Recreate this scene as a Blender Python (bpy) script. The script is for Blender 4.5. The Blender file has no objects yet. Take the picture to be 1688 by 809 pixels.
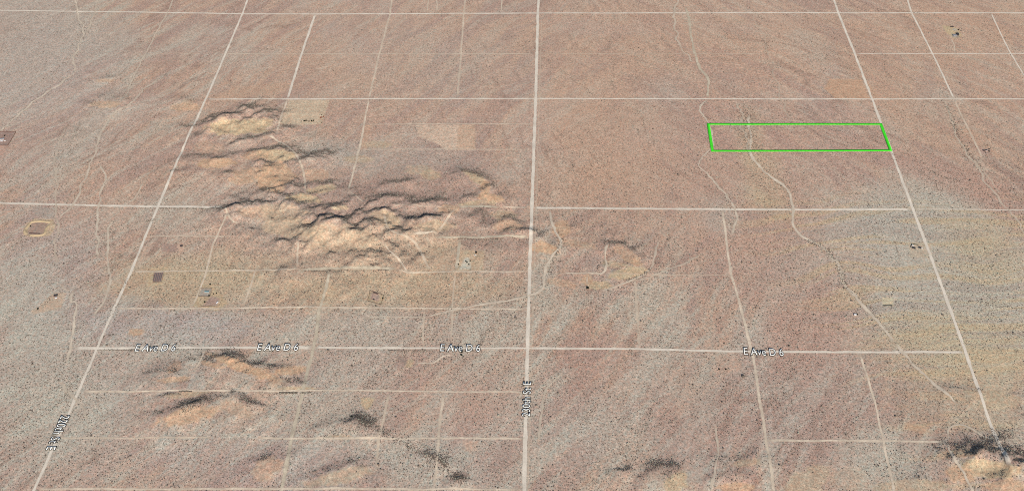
import bpy, math, random
import numpy as np
from mathutils import Matrix, Vector, noise as mnoise

random.seed(7)
RNG = np.random.default_rng(11)
scene = bpy.context.scene
COL = scene.collection
R = math.radians

# ------------------------------------------------------------------ camera
FPX, PITCH, ROLL, YAW = 1709.4, 0.746192, -0.029038, -0.050613
CAM = np.array([1692.7, -2557.8, 2892.1])
_F = np.array([math.sin(YAW)*math.cos(PITCH), math.cos(YAW)*math.cos(PITCH), -math.sin(PITCH)])
_R = np.array([math.cos(YAW), -math.sin(YAW), 0.0]); _U = np.cross(_R, _F)
R2 = _R*math.cos(ROLL)+_U*math.sin(ROLL); U2 = _U*math.cos(ROLL)-_R*math.sin(ROLL)
cam = bpy.data.cameras.new('camera'); camo = bpy.data.objects.new('camera', cam); COL.objects.link(camo)
camo.matrix_world = Matrix(((R2[0], U2[0], -_F[0], CAM[0]), (R2[1], U2[1], -_F[1], CAM[1]),
                            (R2[2], U2[2], -_F[2], CAM[2]), (0, 0, 0, 1)))
cam.sensor_width = 36; cam.sensor_fit = 'HORIZONTAL'; cam.lens = 36*FPX/1688
cam.clip_start = 5; cam.clip_end = 200000
scene.camera = camo

# ------------------------------------------------------------------ light
SUN_EL, SUN_AZ = R(31), R(163)         # azimuth clockwise from north (+Y)
w = bpy.data.worlds.new('World'); scene.world = w; w.use_nodes = True
nt = w.node_tree; bg = nt.nodes['Background']
sky = nt.nodes.new('ShaderNodeTexSky'); sky.sky_type = 'NISHITA'; sky.sun_disc = False
sky.sun_elevation = SUN_EL; sky.sun_rotation = SUN_AZ; sky.altitude = 800
nt.links.new(sky.outputs[0], bg.inputs[0]); bg.inputs[1].default_value = 0.09
sl = bpy.data.lights.new('sun', 'SUN'); sl.energy = 4.3; sl.angle = R(0.5); sl.color = (1.0, 0.915, 0.82)
so = bpy.data.objects.new('sun', sl); COL.objects.link(so)
sd = Vector((math.sin(SUN_AZ)*math.cos(SUN_EL), math.cos(SUN_AZ)*math.cos(SUN_EL), math.sin(SUN_EL)))
so.rotation_euler = sd.to_track_quat('Z', 'Y').to_euler(); so.location = (2000, -3000, 3000)
vs = scene.view_settings; vs.view_transform = 'Standard'; vs.look = 'None'; vs.gamma = 1; vs.use_curve_mapping = False
vs.exposure = 0.14
scene.cycles.transparent_max_bounces = 24
scene.cycles.max_bounces = 4
scene.cycles.filter_width = 1.0
scene.cycles.use_denoising = False

# ------------------------------------------------------------------ geometry of the view: a pixel of the photo -> a place on the land
def ground_xy(px, py, z=0.0):
    d = _F*FPX + R2*(px-844) - U2*(py-404.5)
    t = (z-CAM[2])/d[2]
    return CAM[0]+d[0]*t, CAM[1]+d[1]*t

# ------------------------------------------------------------------ noise
def _h(ix, iy, s):
    n = (ix.astype(np.int64)*374761393 + iy.astype(np.int64)*668265263 + s*1442695041) & 0xffffffff
    n = ((n ^ (n >> 13))*1274126177) & 0xffffffff
    n = ((n ^ (n >> 16))*2246822519) & 0xffffffff
    return ((n ^ (n >> 15)) & 0xffffff)/float(0xffffff)
def vn(x, y, s):
    ix = np.floor(x); iy = np.floor(y); fx = x-ix; fy = y-iy
    fx = fx*fx*(3-2*fx); fy = fy*fy*(3-2*fy)
    a = _h(ix, iy, s); b = _h(ix+1, iy, s); c = _h(ix, iy+1, s); d = _h(ix+1, iy+1, s)
    return a+(b-a)*fx+(c-a)*fy+(a-b-c+d)*fx*fy
def fbm(x, y, scale, s, o=4):
    r = 0; t = 0; a = 1.0; f = 1.0/scale
    for k in range(o):
        r = r+a*(vn(x*f+k*17.3, y*f-k*9.1, s+k)-.5)*2; t += a; a *= .55; f *= 2.03
    return r/t                      # about -1..1
def sst(x, a, b):
    t = np.clip((x-a)/(b-a), 0, 1); return t*t*(3-2*t)
def streak(x, y, ang, lw, ww, s, o=3):   # noise drawn out along a direction (clockwise from north)
    ca, sa = math.cos(ang), math.sin(ang)
    u = x*sa+y*ca; v = x*ca-y*sa
    v = v+fbm(x, y, 420, s+50, 2)*90
    return fbm(u/lw, v/ww, 1.0, s, o)

# ------------------------------------------------------------------ height of the land
STEP = 5.0
GX0, GX1, GY0, GY1 = -1700., 5000., -1150., 2900.
gx = np.arange(GX0, GX1+.1, STEP); gy = np.arange(GY0, GY1+.1, STEP)
GXX, GYY = np.meshgrid(gx, gy)
WX = GXX+fbm(GXX, GYY, 70, 3, 3)*16; WY = GYY+fbm(GXX, GYY, 60, 9, 3)*14

BROAD = [  # px, py, rx(m), ry(m), height
 (500, 330, 420, 330, 26), (600, 340, 260, 200, 18), (410, 200, 150, 110, 10), (650, 320, 380, 260, 12),
 (620, 400, 260, 150, 14), (800, 330, 140, 160, 6), (1640, 770, 170, 130, 12), (340, 640, 260, 150, 8),
 (1030, 425, 130, 120, 8), (430, 290, 200, 260, 10)]
HB = np.zeros_like(GXX)
for px, py, rx, ry, h in BROAD:
    cx, cy = ground_xy(px, py, h)
    HB += .22*h*np.exp(-(((WX-cx)/rx)**2+((WY-cy)/ry)**2))
def samp(A, x, y):
    fx = np.clip((np.asarray(x, float)-GX0)/STEP, 0, len(gx)-1.001); fy = np.clip((np.asarray(y, float)-GY0)/STEP, 0, len(gy)-1.001)
    ix = fx.astype(int); iy = fy.astype(int); fx = fx-ix; fy = fy-iy
    return (A[iy, ix]*(1-fx)+A[iy, ix+1]*fx)*(1-fy)+(A[iy+1, ix]*(1-fx)+A[iy+1, ix+1]*fx)*fy

CREST = [  # crest line in photo pixels, height, width of north slope, width of south slope
 ([(355,200),(378,192),(395,184),(408,179),(422,182)], 30, 50, 75),
 ([(400,190),(430,188),(452,193),(458,206)], 19, 36, 60),
 ([(372,206),(400,203),(430,205)], 8, 30, 50),
 ([(395,235),(415,232),(432,227),(448,222)], 18, 34, 45),
 ([(410,249),(435,247),(455,244),(472,250)], 19, 34, 50),
 ([(360,262),(385,256),(400,252)], 10, 26, 40),
 ([(385,280),(405,274),(430,268)], 15, 30, 40),
 ([(437,277),(455,275),(472,269),(495,266),(520,259),(545,255)], 18, 34, 45),
 ([(458,288),(470,290),(480,294)], 13, 20, 26), ([(466,298),(478,300),(488,304)], 13, 20, 26),
 ([(474,308),(488,312),(500,317)], 15, 24, 30),
 ([(510,307),(530,308),(545,305)], 12, 24, 40), ([(522,319),(545,315),(560,309)], 13, 26, 40),
 ([(392,339),(415,337),(440,333),(467,329)], 28, 42, 50), ([(395,327),(420,319),(445,319),(458,324)], 18, 34, 34),
 ([(480,336),(500,339),(515,346),(540,346),(560,339)], 27, 36, 36),
 ([(460,362),(485,363),(505,358),(520,361)], 20, 32, 40), ([(516,358),(530,365),(540,373),(556,377)], 30, 42, 44),
 ([(482,394),(500,390),(515,381),(525,371)], 22, 28, 42), ([(562,368),(580,373),(600,373),(612,367)], 44, 72, 120),
 ([(393,358),(415,356)], 12, 26, 34), ([(400,373),(420,379),(440,386),(455,393)], 14, 30, 50),
 ([(614,334),(630,327),(650,327)], 27, 40, 30), ([(605,353),(620,349),(640,347)], 30, 44, 50),
 ([(610,359),(625,355),(640,351)], 22, 26, 40), ([(670,361),(690,364),(710,358),(727,354)], 34, 48, 50),
 ([(648,339),(670,341),(700,337),(722,340)], 16, 34, 30), ([(718,334),(735,332),(752,335)], 14, 30, 36),
 ([(652,304),(672,300)], 10, 24, 30), ([(632,310),(648,306)], 9, 22, 30), ([(560,345),(570,352),(575,360)], 16, 40, 40),
 ([(545,330),(565,326),(580,329)], 12, 30, 40), ([(572,312),(590,318),(600,326)], 8, 30, 30),
 ([(678,389),(700,387),(714,384)], 15, 26, 36), ([(842,382),(858,379),(875,378)], 22, 40, 38),
 ([(880,391),(898,398),(918,403)], 8, 46, 44), ([(768,327),(780,322),(790,330)], 11, 22, 24),
 ([(763,285),(782,288),(796,297),(803,310)], 13, 34, 34), ([(798,318),(815,314),(832,322)], 13, 34, 38),
 ([(822,367),(838,363),(850,370)], 14, 26, 36), ([(780,360),(795,352),(800,345)], 12, 30, 26),
 ([(1003,405),(1015,398),(1030,401),(1045,414),(1056,424)], 10, 38, 34), ([(1012,424),(1022,430),(1032,434)], 8, 28, 40),
 ([(1004,437),(1020,440),(1045,439),(1070,432)], 6, 20, 34),
 ([(912,367),(925,363),(935,377)], 6, 34, 34), ([(935,388),(948,395),(960,400)], 5, 34, 34),
 ([(165,166),(190,168),(203,163)], 8, 40, 44), ([(287,166),(305,165),(314,168)], 7, 34, 44), ([(158,131),(185,129)], 4, 22, 26),
 ([(298,282),(318,277),(338,284)], 9, 36, 40), ([(325,257),(345,264),(368,260)], 16, 34, 40),
 ([(330,246),(345,240),(365,246)], 10, 34, 30),
 ([(372,586),(390,594),(405,599),(428,601)], 17, 24, 56), ([(330,592),(345,596),(360,604),(375,610)], 10, 20, 36),
 ([(461,625),(475,630),(490,627)], 12, 22, 30), ([(446,634),(458,633)], 8, 18, 20),
 ([(276,680),(295,674),(315,667),(330,660)], 15, 32, 48), ([(383,654),(400,664),(416,667)], 15, 24, 44),
 ([(262,616),(280,612),(300,618)], 9, 26, 34), ([(300,630),(308,628)], 9, 14, 20), ([(270,655),(290,650)], 7, 18, 30),
 ([(584,693),(600,701),(613,706)], 13, 26, 24), ([(520,706),(545,702),(575,696)], 5, 26, 36),
 ([(530,784),(555,777),(590,768)], 9, 34, 46), ([(748,795),(760,790)], 9, 22, 22), ([(705,750),(730,762)], 6, 22, 24),
 ([(425,760),(440,755),(458,742)], 8, 26, 36),
 ([(1038,778),(1052,785),(1066,791)], 8, 20, 40), ([(1078,776),(1098,773),(1118,770)], 10, 38, 30),
 ([(1085,795),(1100,790),(1112,780)], 9, 30, 40), ([(1050,806),(1070,803)], 5, 24, 30),
 ([(1208,757),(1230,753),(1252,749)], 8, 26, 36), ([(1188,790),(1205,778),(1225,780)], 8, 26, 36),
 ([(1618,747),(1635,752),(1650,753),(1658,748)], 25, 50, 60), ([(1662,760),(1672,765),(1684,767)], 24, 50, 50),
 ([(1572,741),(1595,740),(1615,744)], 12, 26, 34), ([(1580,755),(1600,752),(1614,748)], 12, 20, 36),
 ([(1578,769),(1600,763)], 8, 18, 30), ([(1610,788),(1640,788),(1660,786)], 9, 26, 44), ([(1685,780),(1700,776)], 18, 34, 34),
 ([(1575,640),(1600,641),(1620,645)], 6, 26, 40), ([(1500,790),(1540,785)], 7, 34, 40)]
ACC = np.zeros_like(GXX)
SLOPE_N = np.zeros_like(GXX)
for pts, H, wn, ws in CREST:
    near = pts[0][1] > 575
    H *= .9 if near else 1.0; wn *= 1.2 if near else 1.35; ws *= 2.0 if near else 1.9
    P = []
    for px, py in pts:
        z = H
        for _ in range(4):
            x, y = ground_xy(px, py, z); z = H*.8+samp(HB, x, y)
        P.append((float(x), float(y)))
    m = 3.2*max(wn, ws)
    xs = [p[0] for p in P]; ys = [p[1] for p in P]
    i0 = max(0, int((min(xs)-m-GX0)/STEP)); i1 = min(len(gx), int((max(xs)+m-GX0)/STEP)+1)
    j0 = max(0, int((min(ys)-m-GY0)/STEP)); j1 = min(len(gy), int((max(ys)+m-GY0)/STEP)+1)
    if i1 <= i0 or j1 <= j0: continue
    X = WX[j0:j1, i0:i1]; Y = WY[j0:j1, i0:i1]
    best = np.full(X.shape, 1e9); dy = np.zeros(X.shape)
    for (x0, y0), (x1, y1) in zip(P[:-1], P[1:]):
        ax, ay = x1-x0, y1-y0
        t = np.clip(((X-x0)*ax+(Y-y0)*ay)/(ax*ax+ay*ay), 0, 1)
        ex = X-x0-t*ax; ey = Y-y0-t*ay; d = np.hypot(ex, ey)
        k = d < best; best = np.where(k, d, best); dy = np.where(k, ey, dy)
    s = sst(dy/np.maximum(best, 1), -.5, .5)
    wv = ws+(wn-ws)*s
    gul = 1+.22*fbm(GXX[j0:j1, i0:i1]*1.0, GYY[j0:j1, i0:i1]*.45, 34, 71, 3)
    Hv = H*np.clip(.9+.8*fbm(GXX[j0:j1, i0:i1], GYY[j0:j1, i0:i1], 75, 83, 2), .45, 1.35)
    hh = Hv*np.exp(-(best/(wv*gul))**1.45)
    ACC[j0:j1, i0:i1] += np.maximum(hh, 0)**2.4
RH = ACC**(1/2.4)
rough = sst(RH+HB*.4, 5, 26)
HEI = HB+RH + rough*(fbm(GXX, GYY, 60, 31, 4)*5.0-np.abs(fbm(GXX*1.3, GYY*.6, 38, 41, 3))*6.0
      - np.abs(fbm(GXX, GYY, 52, 61, 4))*11.0*sst(RH, 5, 20) + 2*sst(RH, 5, 20)) \
      + fbm(GXX, GYY, 900, 5, 3)*2.5 + fbm(GXX, GYY, 90, 15, 3)*.5
fade = sst(GXX, GX0, GX0+250)*sst(-GXX, -GX1, -GX1+250)*sst(GYY, GY0, GY0+200)*sst(-GYY, -GY1, -GY1+200)
HEI = (HEI+0.0)*fade
def S(px, py):
    """the place on the land seen at a photo pixel"""
    z = 0.0
    for _ in range(12):
        x, y = ground_xy(px, py, z); z = .5*z+.5*float(samp(HEI, x, y))
    return x, y, float(samp(HEI, x, y))
def Z(x, y): return samp(HEI, x, y)

# ------------------------------------------------------------------ colour of the soil (its own colour; the dark slope patches also carry shade)
def lin(r, g, b):
    f = lambda c: ((c/255+.055)/1.055)**2.4 if c/255 > .04045 else c/255/12.92
    return np.array([f(r), f(g), f(b)])
K = 0.84
PINK = lin(209,177,153)*K; ORANGE = lin(212,174,143)*K; GREY = lin(198,189,174)*K; PALE = lin(205,202,184)*K; LAV = lin(192,184,182)*K
YELL = lin(212,192,150)*K; PURP = lin(184,156,143)*K; SAND = lin(213,177,142)*K; YSAND = lin(207,184,148)*K; APRON = lin(205,181,149)*K; ROSE = lin(204,166,146)*K
C = np.empty(GXX.shape+(3,)); C[:] = PINK
def blend(m, col):
    global C
    C = C*(1-m[..., None])+col*m[..., None]
eastf = sst(GXX, 1500, 2600)
southf = sst(-GYY, -700, 100)
sL = streak(GXX, GYY, R(32), 420, 60, 101); sR = streak(GXX, GYY, R(-38), 420, 60, 131)
sV = streak(GXX, GYY, R(8), 380, 55, 151)
northE = eastf*sst(GYY, 500, 900)
st = sL*(1-northE)+sR*northE
blend(sst(fbm(GXX, GYY, 700, 200, 3), .0, .5)*.7, ORANGE*.35+PINK*.65)
westf = 1-sst(GXX, -300, 500)
blend(sst(fbm(GXX, GYY, 520, 230, 3)+southf*.22+westf*.08-.15, .05, .5)*.55, GREY)
blend(sst(fbm(GXX, GYY, 380, 610, 3)+southf*.15+westf*.15-.2, .0, .4)*.22, LAV)
blend(sst(st, .02, .34)*(.2+.4*southf+.2*westf*(1-southf)), PALE*.5+GREY*.5)
blend(sst(-st, .04, .34)*.65, PURP)
blend(sst(sV, .15, .5)*.25*southf, PALE)
blend(sst(-sV, .12, .5)*.35, PURP)
sF = streak(GXX, GYY, R(38), 190, 24, 171)*(1-northE)+streak(GXX, GYY, R(-45), 200, 26, 181)*northE
fs = .26+.32*southf+.2*westf*(1-southf)
blend(sst(sF, .08, .4)*np.clip(fs, 0, .8), PALE)
blend(sst(-sF, .08, .4)*np.clip(fs, 0, .7), PURP)
blend(sst(fbm(GXX, GYY, 130, 260, 3), .05, .6)*.22, ROSE)
blend(sst(fbm(GXX, GYY, 60, 280, 3), .1, .6)*.16, GREY)

# drainage lines: thin darker, stonier threads that run with the fall of the land
def threads(ang, lw, ww, seed, wid):
    n = streak(GXX, GYY, ang, lw, ww, seed, 3); return np.clip(1-np.abs(n)/wid, 0, 1)*sst(fbm(GXX, GYY, 260, seed+7, 3), -.15, .3)
north = sst(GYY, 500, 1000)
TH = threads(R(-52), 520, 75, 701, .10)*eastf*north + threads(R(-20), 420, 85, 731, .08)*(1-eastf)*north*sst(GXX, 900, 1600) \
   + threads(R(35), 420, 75, 761, .08)*(1-sst(GXX, 300, 900)) + threads(R(28), 380, 70, 791, .08)*(1-north)*sst(GXX, 300, 900) 
TH = np.clip(TH, 0, 1)
blend(TH*.85, lin(172,142,126)*K)
def patch_mask(px, py, rx, ry, ang=0, soft=.5, irr=.35, seed=1):
    """a soft uneven patch on the land; centre, radii and tilt measured in the photo"""
    a = R(ang); c = S(px, py)
    u = S(px+rx*math.cos(a), py+rx*math.sin(a)); v = S(px-ry*math.sin(a), py+ry*math.cos(a))
    ux, uy = u[0]-c[0], u[1]-c[1]; vx, vy = v[0]-c[0], v[1]-c[1]
    ext = 1.7*(math.hypot(ux, uy)+math.hypot(vx, vy))
    i0 = max(0, int((c[0]-ext-GX0)/STEP)); i1 = max(0, min(len(gx), int((c[0]+ext-GX0)/STEP)))
    j0 = max(0, int((c[1]-ext-GY0)/STEP)); j1 = max(0, min(len(gy), int((c[1]+ext-GY0)/STEP)))
    det = ux*vy-uy*vx
    X = GXX[j0:j1, i0:i1]-c[0]; Y = GYY[j0:j1, i0:i1]-c[1]
    p = (X*vy-Y*vx)/det; q = (-X*uy+Y*ux)/det
    sc = max(18., .5*math.hypot(vx, vy))
    r = np.hypot(p, q)+irr*fbm(X+c[0], Y+c[1], sc, 300+seed, 4)
    return (slice(j0, j1), slice(i0, i1)), sst(-r, -(1+soft*.5), -(1-soft*.5))
BARE = np.zeros_like(GXX)      # 1 where nothing grows
DENS = 1+1.1*TH       # how thickly the shrubs stand
def paint(px, py, rx, ry, ang, col, a=1.0, bare=0.0, dens=None, soft=.6, irr=.35):
    sl, m = patch_mask(px, py, rx, ry, ang, soft, irr, seed=int(px*3+py) % 977)
    mm = (m*a)[..., None]
    C[sl] = C[sl]*(1-mm)+col*mm
    if bare: BARE[sl] = np.maximum(BARE[sl], m*bare)
    if dens is not None: DENS[sl] = DENS[sl]*(1-m)+dens*m
# wide tones
for a in [(1500,400,150,60,18,PALE,.75),(1600,440,120,70,10,YELL,.45),(1560,520,150,70,8,PALE,.6),(1400,430,70,50,35,PALE,.6),(1480,340,60,40,20,PALE,.5),(640,415,200,45,0,APRON,.6),(420,480,220,32,0,APRON,.45),(700,480,190,30,0,APRON,.45),(90,430,80,120,-20,LAV,.3),(60,620,90,120,-30,PALE,.5),(300,540,150,30,0,LAV,.5),(560,620,200,60,0,GREY,.2),(60,130,110,100,0,LAV,.3),(400,760,200,50,0,LAV,.25),(900,740,200,60,0,GREY,.15),(150,330,60,60,0,PINK,.3),(1500,280,100,10,18,PURP,.8),(1600,305,90,8,32,PURP,.7),(1480,262,60,8,14,PURP,.7),(1560,430,170,110,20,PALE,.45),(1620,520,130,100,0,PALE,.35),(1610,400,60,60,0,YELL,.4),(1560,320,90,30,25,PALE,.6),(1480,400,110,50,30,GREY,.5),
          (1600,600,130,90,0,YELL,.45),(1520,560,120,50,0,YELL,.3),(1330,480,100,110,0,ROSE,.5),(1250,380,110,50,0,ROSE,.45),(1330,560,100,60,0,ROSE,.45),
          (1180,250,220,80,0,ROSE,.35),(1560,290,140,24,22,ROSE,.6),(1640,330,60,22,40,ROSE,.6),(1000,230,140,90,0,ORANGE,.3),(1100,80,260,70,0,ORANGE,.28),
          (960,300,90,50,0,ORANGE,.35),(1600,40,200,50,0,ORANGE,.3),(60,60,90,110,10,GREY,.6),(170,60,60,50,0,GREY,.45),(140,215,120,20,-50,PALE,.35),
          (50,480,60,80,-30,PALE,.5),(250,580,90,60,0,PALE,.35),(120,700,80,90,-40,PALE,.35),(640,400,90,50,0,APRON,.6),(560,430,110,40,0,APRON,.5),
          (300,470,130,30,0,YSAND,.5),(620,480,150,34,0,YELL,.25),(350,440,140,26,0,YELL,.4),(560,540,160,30,0,PALE,.4),(800,540,90,35,-30,PALE,.45),
          (860,640,60,80,0,PALE,.3),(1100,560,60,26,-50,PALE,.5),(1060,500,60,30,-40,PALE,.45),(1160,640,26,70,0,PALE,.45),(1010,720,70,60,-20,PALE,.35),
          (600,560,90,60,-30,GREY,.4),(560,680,80,60,-20,PALE,.4),(690,760,110,50,20,PALE,.35),(400,700,130,40,-10,PALE,.3),(1440,760,60,60,60,PALE,.6),
          (1500,770,60,40,50,PALE,.5),(1060,640,120,90,0,PURP,.22),(1330,660,130,90,0,PURP,.4),(1000,600,110,50,0,ROSE,.25),(700,640,130,70,0,ROSE,.3),
          (800,690,60,60,0,ROSE,.3),(470,430,90,30,0,PURP,.25),(560,330,120,45,0,PURP,.55),(700,300,120,50,0,PURP,.45),(640,260,110,26,0,GREY,.4),
          (540,250,50,22,0,GREY,.6),(440,340,60,40,0,GREY,.4),(280,350,60,30,0,PALE,.35),(800,370,60,26,0,PURP,.5),(820,410,60,22,0,PURP,.3),
          (700,100,160,60,0,GREY,.25),(560,120,120,50,0,ORANGE,.25),(1440,110,60,40,50,ORANGE,.3),(1230,150,90,40,0,ROSE,.25),(1560,200,100,40,20,ORANGE,.3),
          (900,420,20,40,0,PALE,.4),(895,480,20,40,-30,PALE,.5),(1190,360,26,30,0,GREY,.5),(1310,440,40,60,45,GREY,.3),(1270,340,40,14,30,YELL,.35),
          (1255,290,34,60,-20,YELL,.3),(1235,220,20,50,-5,YELL,.25),(1130,740,40,40,0,PURP,.4),(1600,655,60,18,0,APRON,.7),(1640,690,60,30,10,YELL,.4),
          (1080,600,60,18,-50,PALE,.4),(1240,560,30,30,0,GREY,.3),(500,140,44,24,0,PURP,.3),(420,150,70,10,-8,ORANGE,.5),(270,640,60,50,0,PURP,.3)]:
    paint(*a, soft=1.2, irr=.5)
# stony soil on the hills, and long east to west sand sheets in the south east
blend(sst(RH, 4, 14)*.4, lin(176,152,138)*K)
_se = sst(GXX+.35*GYY, 2550, 3000)*(1-sst(GYY, 700, 1000))
_es = streak(GXX, GYY, R(86), 420, 26, 841)
blend(sst(_es, .05, .35)*_se*.6, lin(214,190,150)*K); blend(sst(-_es, .08, .35)*_se*.45, lin(182,168,156)*K)
# bare sandy slopes
for a in [(395,208,58,14,-3,YSAND,.95),(455,256,32,10,5,YSAND,.9),(420,255,22,8,0,SAND,.6),(355,268,32,9,0,SAND,.95),(345,246,26,10,0,SAND,.5),(460,285,28,16,20,SAND,.85),
          (418,285,36,10,0,SAND,.6),(445,303,24,12,10,SAND,.9),(395,298,20,6,0,SAND,.6),(520,290,22,10,0,SAND,.5),(530,312,24,6,-8,YSAND,.8),(500,328,30,6,4,YSAND,.9),
          (430,350,40,9,0,SAND,.5),(470,350,40,12,0,APRON,.55),(480,376,50,16,0,APRON,.7),(560,342,14,5,0,YSAND,.7),(560,395,60,22,0,APRON,.5),
          (635,360,26,12,20,APRON,.9),(720,372,34,9,0,APRON,.7),(740,345,16,8,0,SAND,.7),(785,292,24,8,35,YSAND,.8),(800,308,8,12,0,SAND,.8),(808,325,24,8,10,SAND,.9),
          (790,335,30,5,0,YSAND,.8),(830,355,22,6,0,YSAND,.6),(835,373,22,8,0,SAND,.6),(690,280,24,8,0,YSAND,.4),(590,262,24,7,0,YSAND,.5),(710,288,16,8,0,YSAND,.6),
          (620,238,26,6,0,YSAND,.5),(897,408,26,9,8,SAND,.95),(925,378,14,16,30,SAND,.8),(950,402,30,7,10,SAND,.5),(1035,420,28,10,38,SAND,.9),(1035,450,32,9,-8,YSAND,.85),
          (1015,436,22,5,5,YSAND,.6),(990,470,22,7,0,YSAND,.85),(968,462,9,9,0,SAND,.8),(925,466,26,6,10,SAND,.5),(305,176,24,7,0,SAND,.7),(175,172,26,6,0,SAND,.6),
          (172,133,18,3,0,SAND,.5),(310,167,10,5,0,SAND,.5),(395,602,56,9,22,SAND,.95),(430,612,18,8,10,SAND,.7),(480,610,28,7,-6,SAND,.85),(452,625,14,10,40,SAND,.5),
          (288,605,14,8,-45,SAND,.7),(290,625,26,5,-4,SAND,.7),(225,547,14,6,0,SAND,.8),(350,600,20,5,15,SAND,.7),(310,650,38,5,-6,YSAND,.6),(310,685,50,12,-12,SAND,.75),
          (390,675,30,12,20,SAND,.4),(490,640,30,4,0,YSAND,.8),(560,785,60,12,-12,YSAND,.5),(440,770,26,18,-30,SAND,.5),(1115,795,22,16,-40,YSAND,.8),(1232,762,26,6,-8,YSAND,.5),
          (1215,803,30,8,0,SAND,.8),(1630,775,52,14,0,YSAND,.9),(1585,782,24,14,20,SAND,.8),(1600,748,20,5,0,SAND,.8),(1660,800,36,12,0,SAND,.7),(1510,705,26,7,15,SAND,.5),
          (1640,655,50,12,10,YSAND,.5),(1330,795,40,22,-30,YSAND,.5),(1400,790,30,20,0,YSAND,.2),(560,720,20,4,0,YSAND,.5),(1500,800,60,12,0,YSAND,.5)]:
    paint(*a, bare=.93*a[6], dens=.4, soft=.28, irr=.42)
# land cleared by people
def clear_poly(pix, col, a=1.0, bare=1.0, wob=3.0):
    P = [S(*p)[:2] for p in pix]
    xs = [p[0] for p in P]; ys = [p[1] for p in P]
    i0 = int((min(xs)-30-GX0)/STEP); i1 = int((max(xs)+30-GX0)/STEP); j0 = int((min(ys)-30-GY0)/STEP); j1 = int((max(ys)+30-GY0)/STEP)
    i0 = max(i0, 0); j0 = max(j0, 0); sl = (slice(j0, j1), slice(i0, i1))
    X = GXX[sl]+fbm(GXX[sl], GYY[sl], 25, 400, 2)*wob; Y = GYY[sl]+fbm(GXX[sl], GYY[sl], 25, 410, 2)*wob
    ins = np.zeros(X.shape, bool); dist = np.full(X.shape, 1e9)
    n = len(P)
    for k in range(n):
        (x0, y0), (x1, y1) = P[k], P[(k+1) % n]
        cond = ((y0 > Y) != (y1 > Y)) & (X < (x1-x0)*(Y-y0)/((y1-y0) or 1e-9)+x0)
        ins ^= cond
        ax, ay = x1-x0, y1-y0
        t = np.clip(((X-x0)*ax+(Y-y0)*ay)/(ax*ax+ay*ay), 0, 1)
        dist = np.minimum(dist, np.hypot(X-x0-t*ax, Y-y0-t*ay))
    sd_ = np.where(ins, dist, -dist)
    m = sst(sd_, -4, 4)
    mot = 1+.08*fbm(GXX[sl]*1.6, GYY[sl]*.5, 40, 420, 3)
    mm = (m*a)[..., None]
    C[sl] = C[sl]*(1-mm)+(col*mot[..., None])*mm
    BARE[sl] = np.maximum(BARE[sl], m*bare)
clear_poly([(476,165),(543,165),(530,205),(462,204)], lin(218,196,166)*K, 1, 1, 0)
clear_poly([(686,206),(782,206),(784,247),(735,247),(722,238),(690,225)], lin(222,196,171)*K, 1, 1, 1)
clear_poly([(755,206),(783,206),(784,247),(752,247)], ORANGE, .5, 1)
clear_poly([(602,206),(612,206),(604,246),(593,246)], ORANGE, .5, .95)
clear_poly([(1368,130),(1420,131),(1434,163),(1376,162),(1358,146)], ORANGE*.97, 1, .95)
clear_poly([(1424,132),(1434,138),(1452,163),(1436,163)], ORANGE*.97, .8, .8)
clear_poly([(88,483),(108,482),(101,508),(70,514),(55,518),(50,512),(66,504),(76,492)], lin(208,184,158)*K, .9, .95)
clear_poly([(-20,217),(26,217),(13,240),(-20,240)], PURP*.82, 1, 1, 0)
clear_poly([(-20,240),(13,240),(6,256),(-20,258)], ROSE, .6, .8)
clear_poly([(38,388),(44,368),(58,360),(88,362),(92,372),(84,388),(60,391)], YSAND, .8, .9)
clear_poly([(56,340),(93,342),(88,360),(56,356)], GREY*.8, .6, .7)
clear_poly([(52,364),(80,365),(74,387),(44,387)], PURP*.8, .8, .95)
clear_poly([(248,441),(276,441),(268,470),(242,472)], YSAND, .85, .85)
clear_poly([(254,448),(270,448),(266,464),(252,465)], PURP*.62, 1, 1, 0)
clear_poly([(332,468),(350,468),(376,500),(358,512),(318,505)], YSAND*.96, .9, .85)
clear_poly([(331,475),(348,475),(346,488),(328,488)], GREY*.75, 1, 1)
clear_poly([(347,488),(362,492),(358,504),(334,504)], PURP*.92, .9, .9)
clear_poly([(608,480),(634,486),(629,502),(605,496)], YSAND*.92, .9, .9)
clear_poly([(612,482),(626,486),(623,497),(610,493)], PURP*1.0, .9, 1)
clear_poly([(760,412),(800,412),(796,446),(752,446)], YSAND*1.0, .55, .8)
clear_poly([(766,424),(774,424),(776,444),(757,444)], PALE*1.1, .8, .9)
clear_poly([(266,401),(293,402),(294,415),(266,415)], PURP*.85, .8, .8)
clear_poly([(293,403),(304,403),(304,416),(293,416)], PINK*1.08, .8, .9)
clear_poly([(655,588),(672,586),(670,604),(648,606)], PURP*.8, .7, .7)
clear_poly([(671,592),(682,592),(678,606),(669,606)], YSAND, .8, .9)
clear_poly([(594,655),(618,656),(610,672),(604,676),(596,668)], YSAND*1.04, .9, .95)
clear_poly([(762,726),(790,727),(784,742),(768,742)], PINK*1.04, .7, .8)
clear_poly([(1496,398),(1532,402),(1538,425),(1500,424)], lin(206,188,160)*K, .6, .75)
clear_poly([(1454,490),(1472,490),(1473,504),(1455,504)], lin(214,202,170)*K, 1, 1, 1)
clear_poly([(1553,42),(1568,44),(1580,48),(1586,60),(1572,64),(1560,54)], YELL*1.0, .8, .9)
clear_poly([(1568,56),(1580,56),(1580,62),(1570,62)], GREY*.72, 1, 1)
clear_poly([(1570,47),(1578,49),(1577,52),(1570,50)], GREY*.9, .9, 1)
clear_poly([(1612,245),(1634,245),(1634,254),(1614,254)], PURP*1.05, .6, .6)
clear_poly([(318,614),(336,612),(338,640),(306,642)], GREY*.98, .9, .5)
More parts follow.
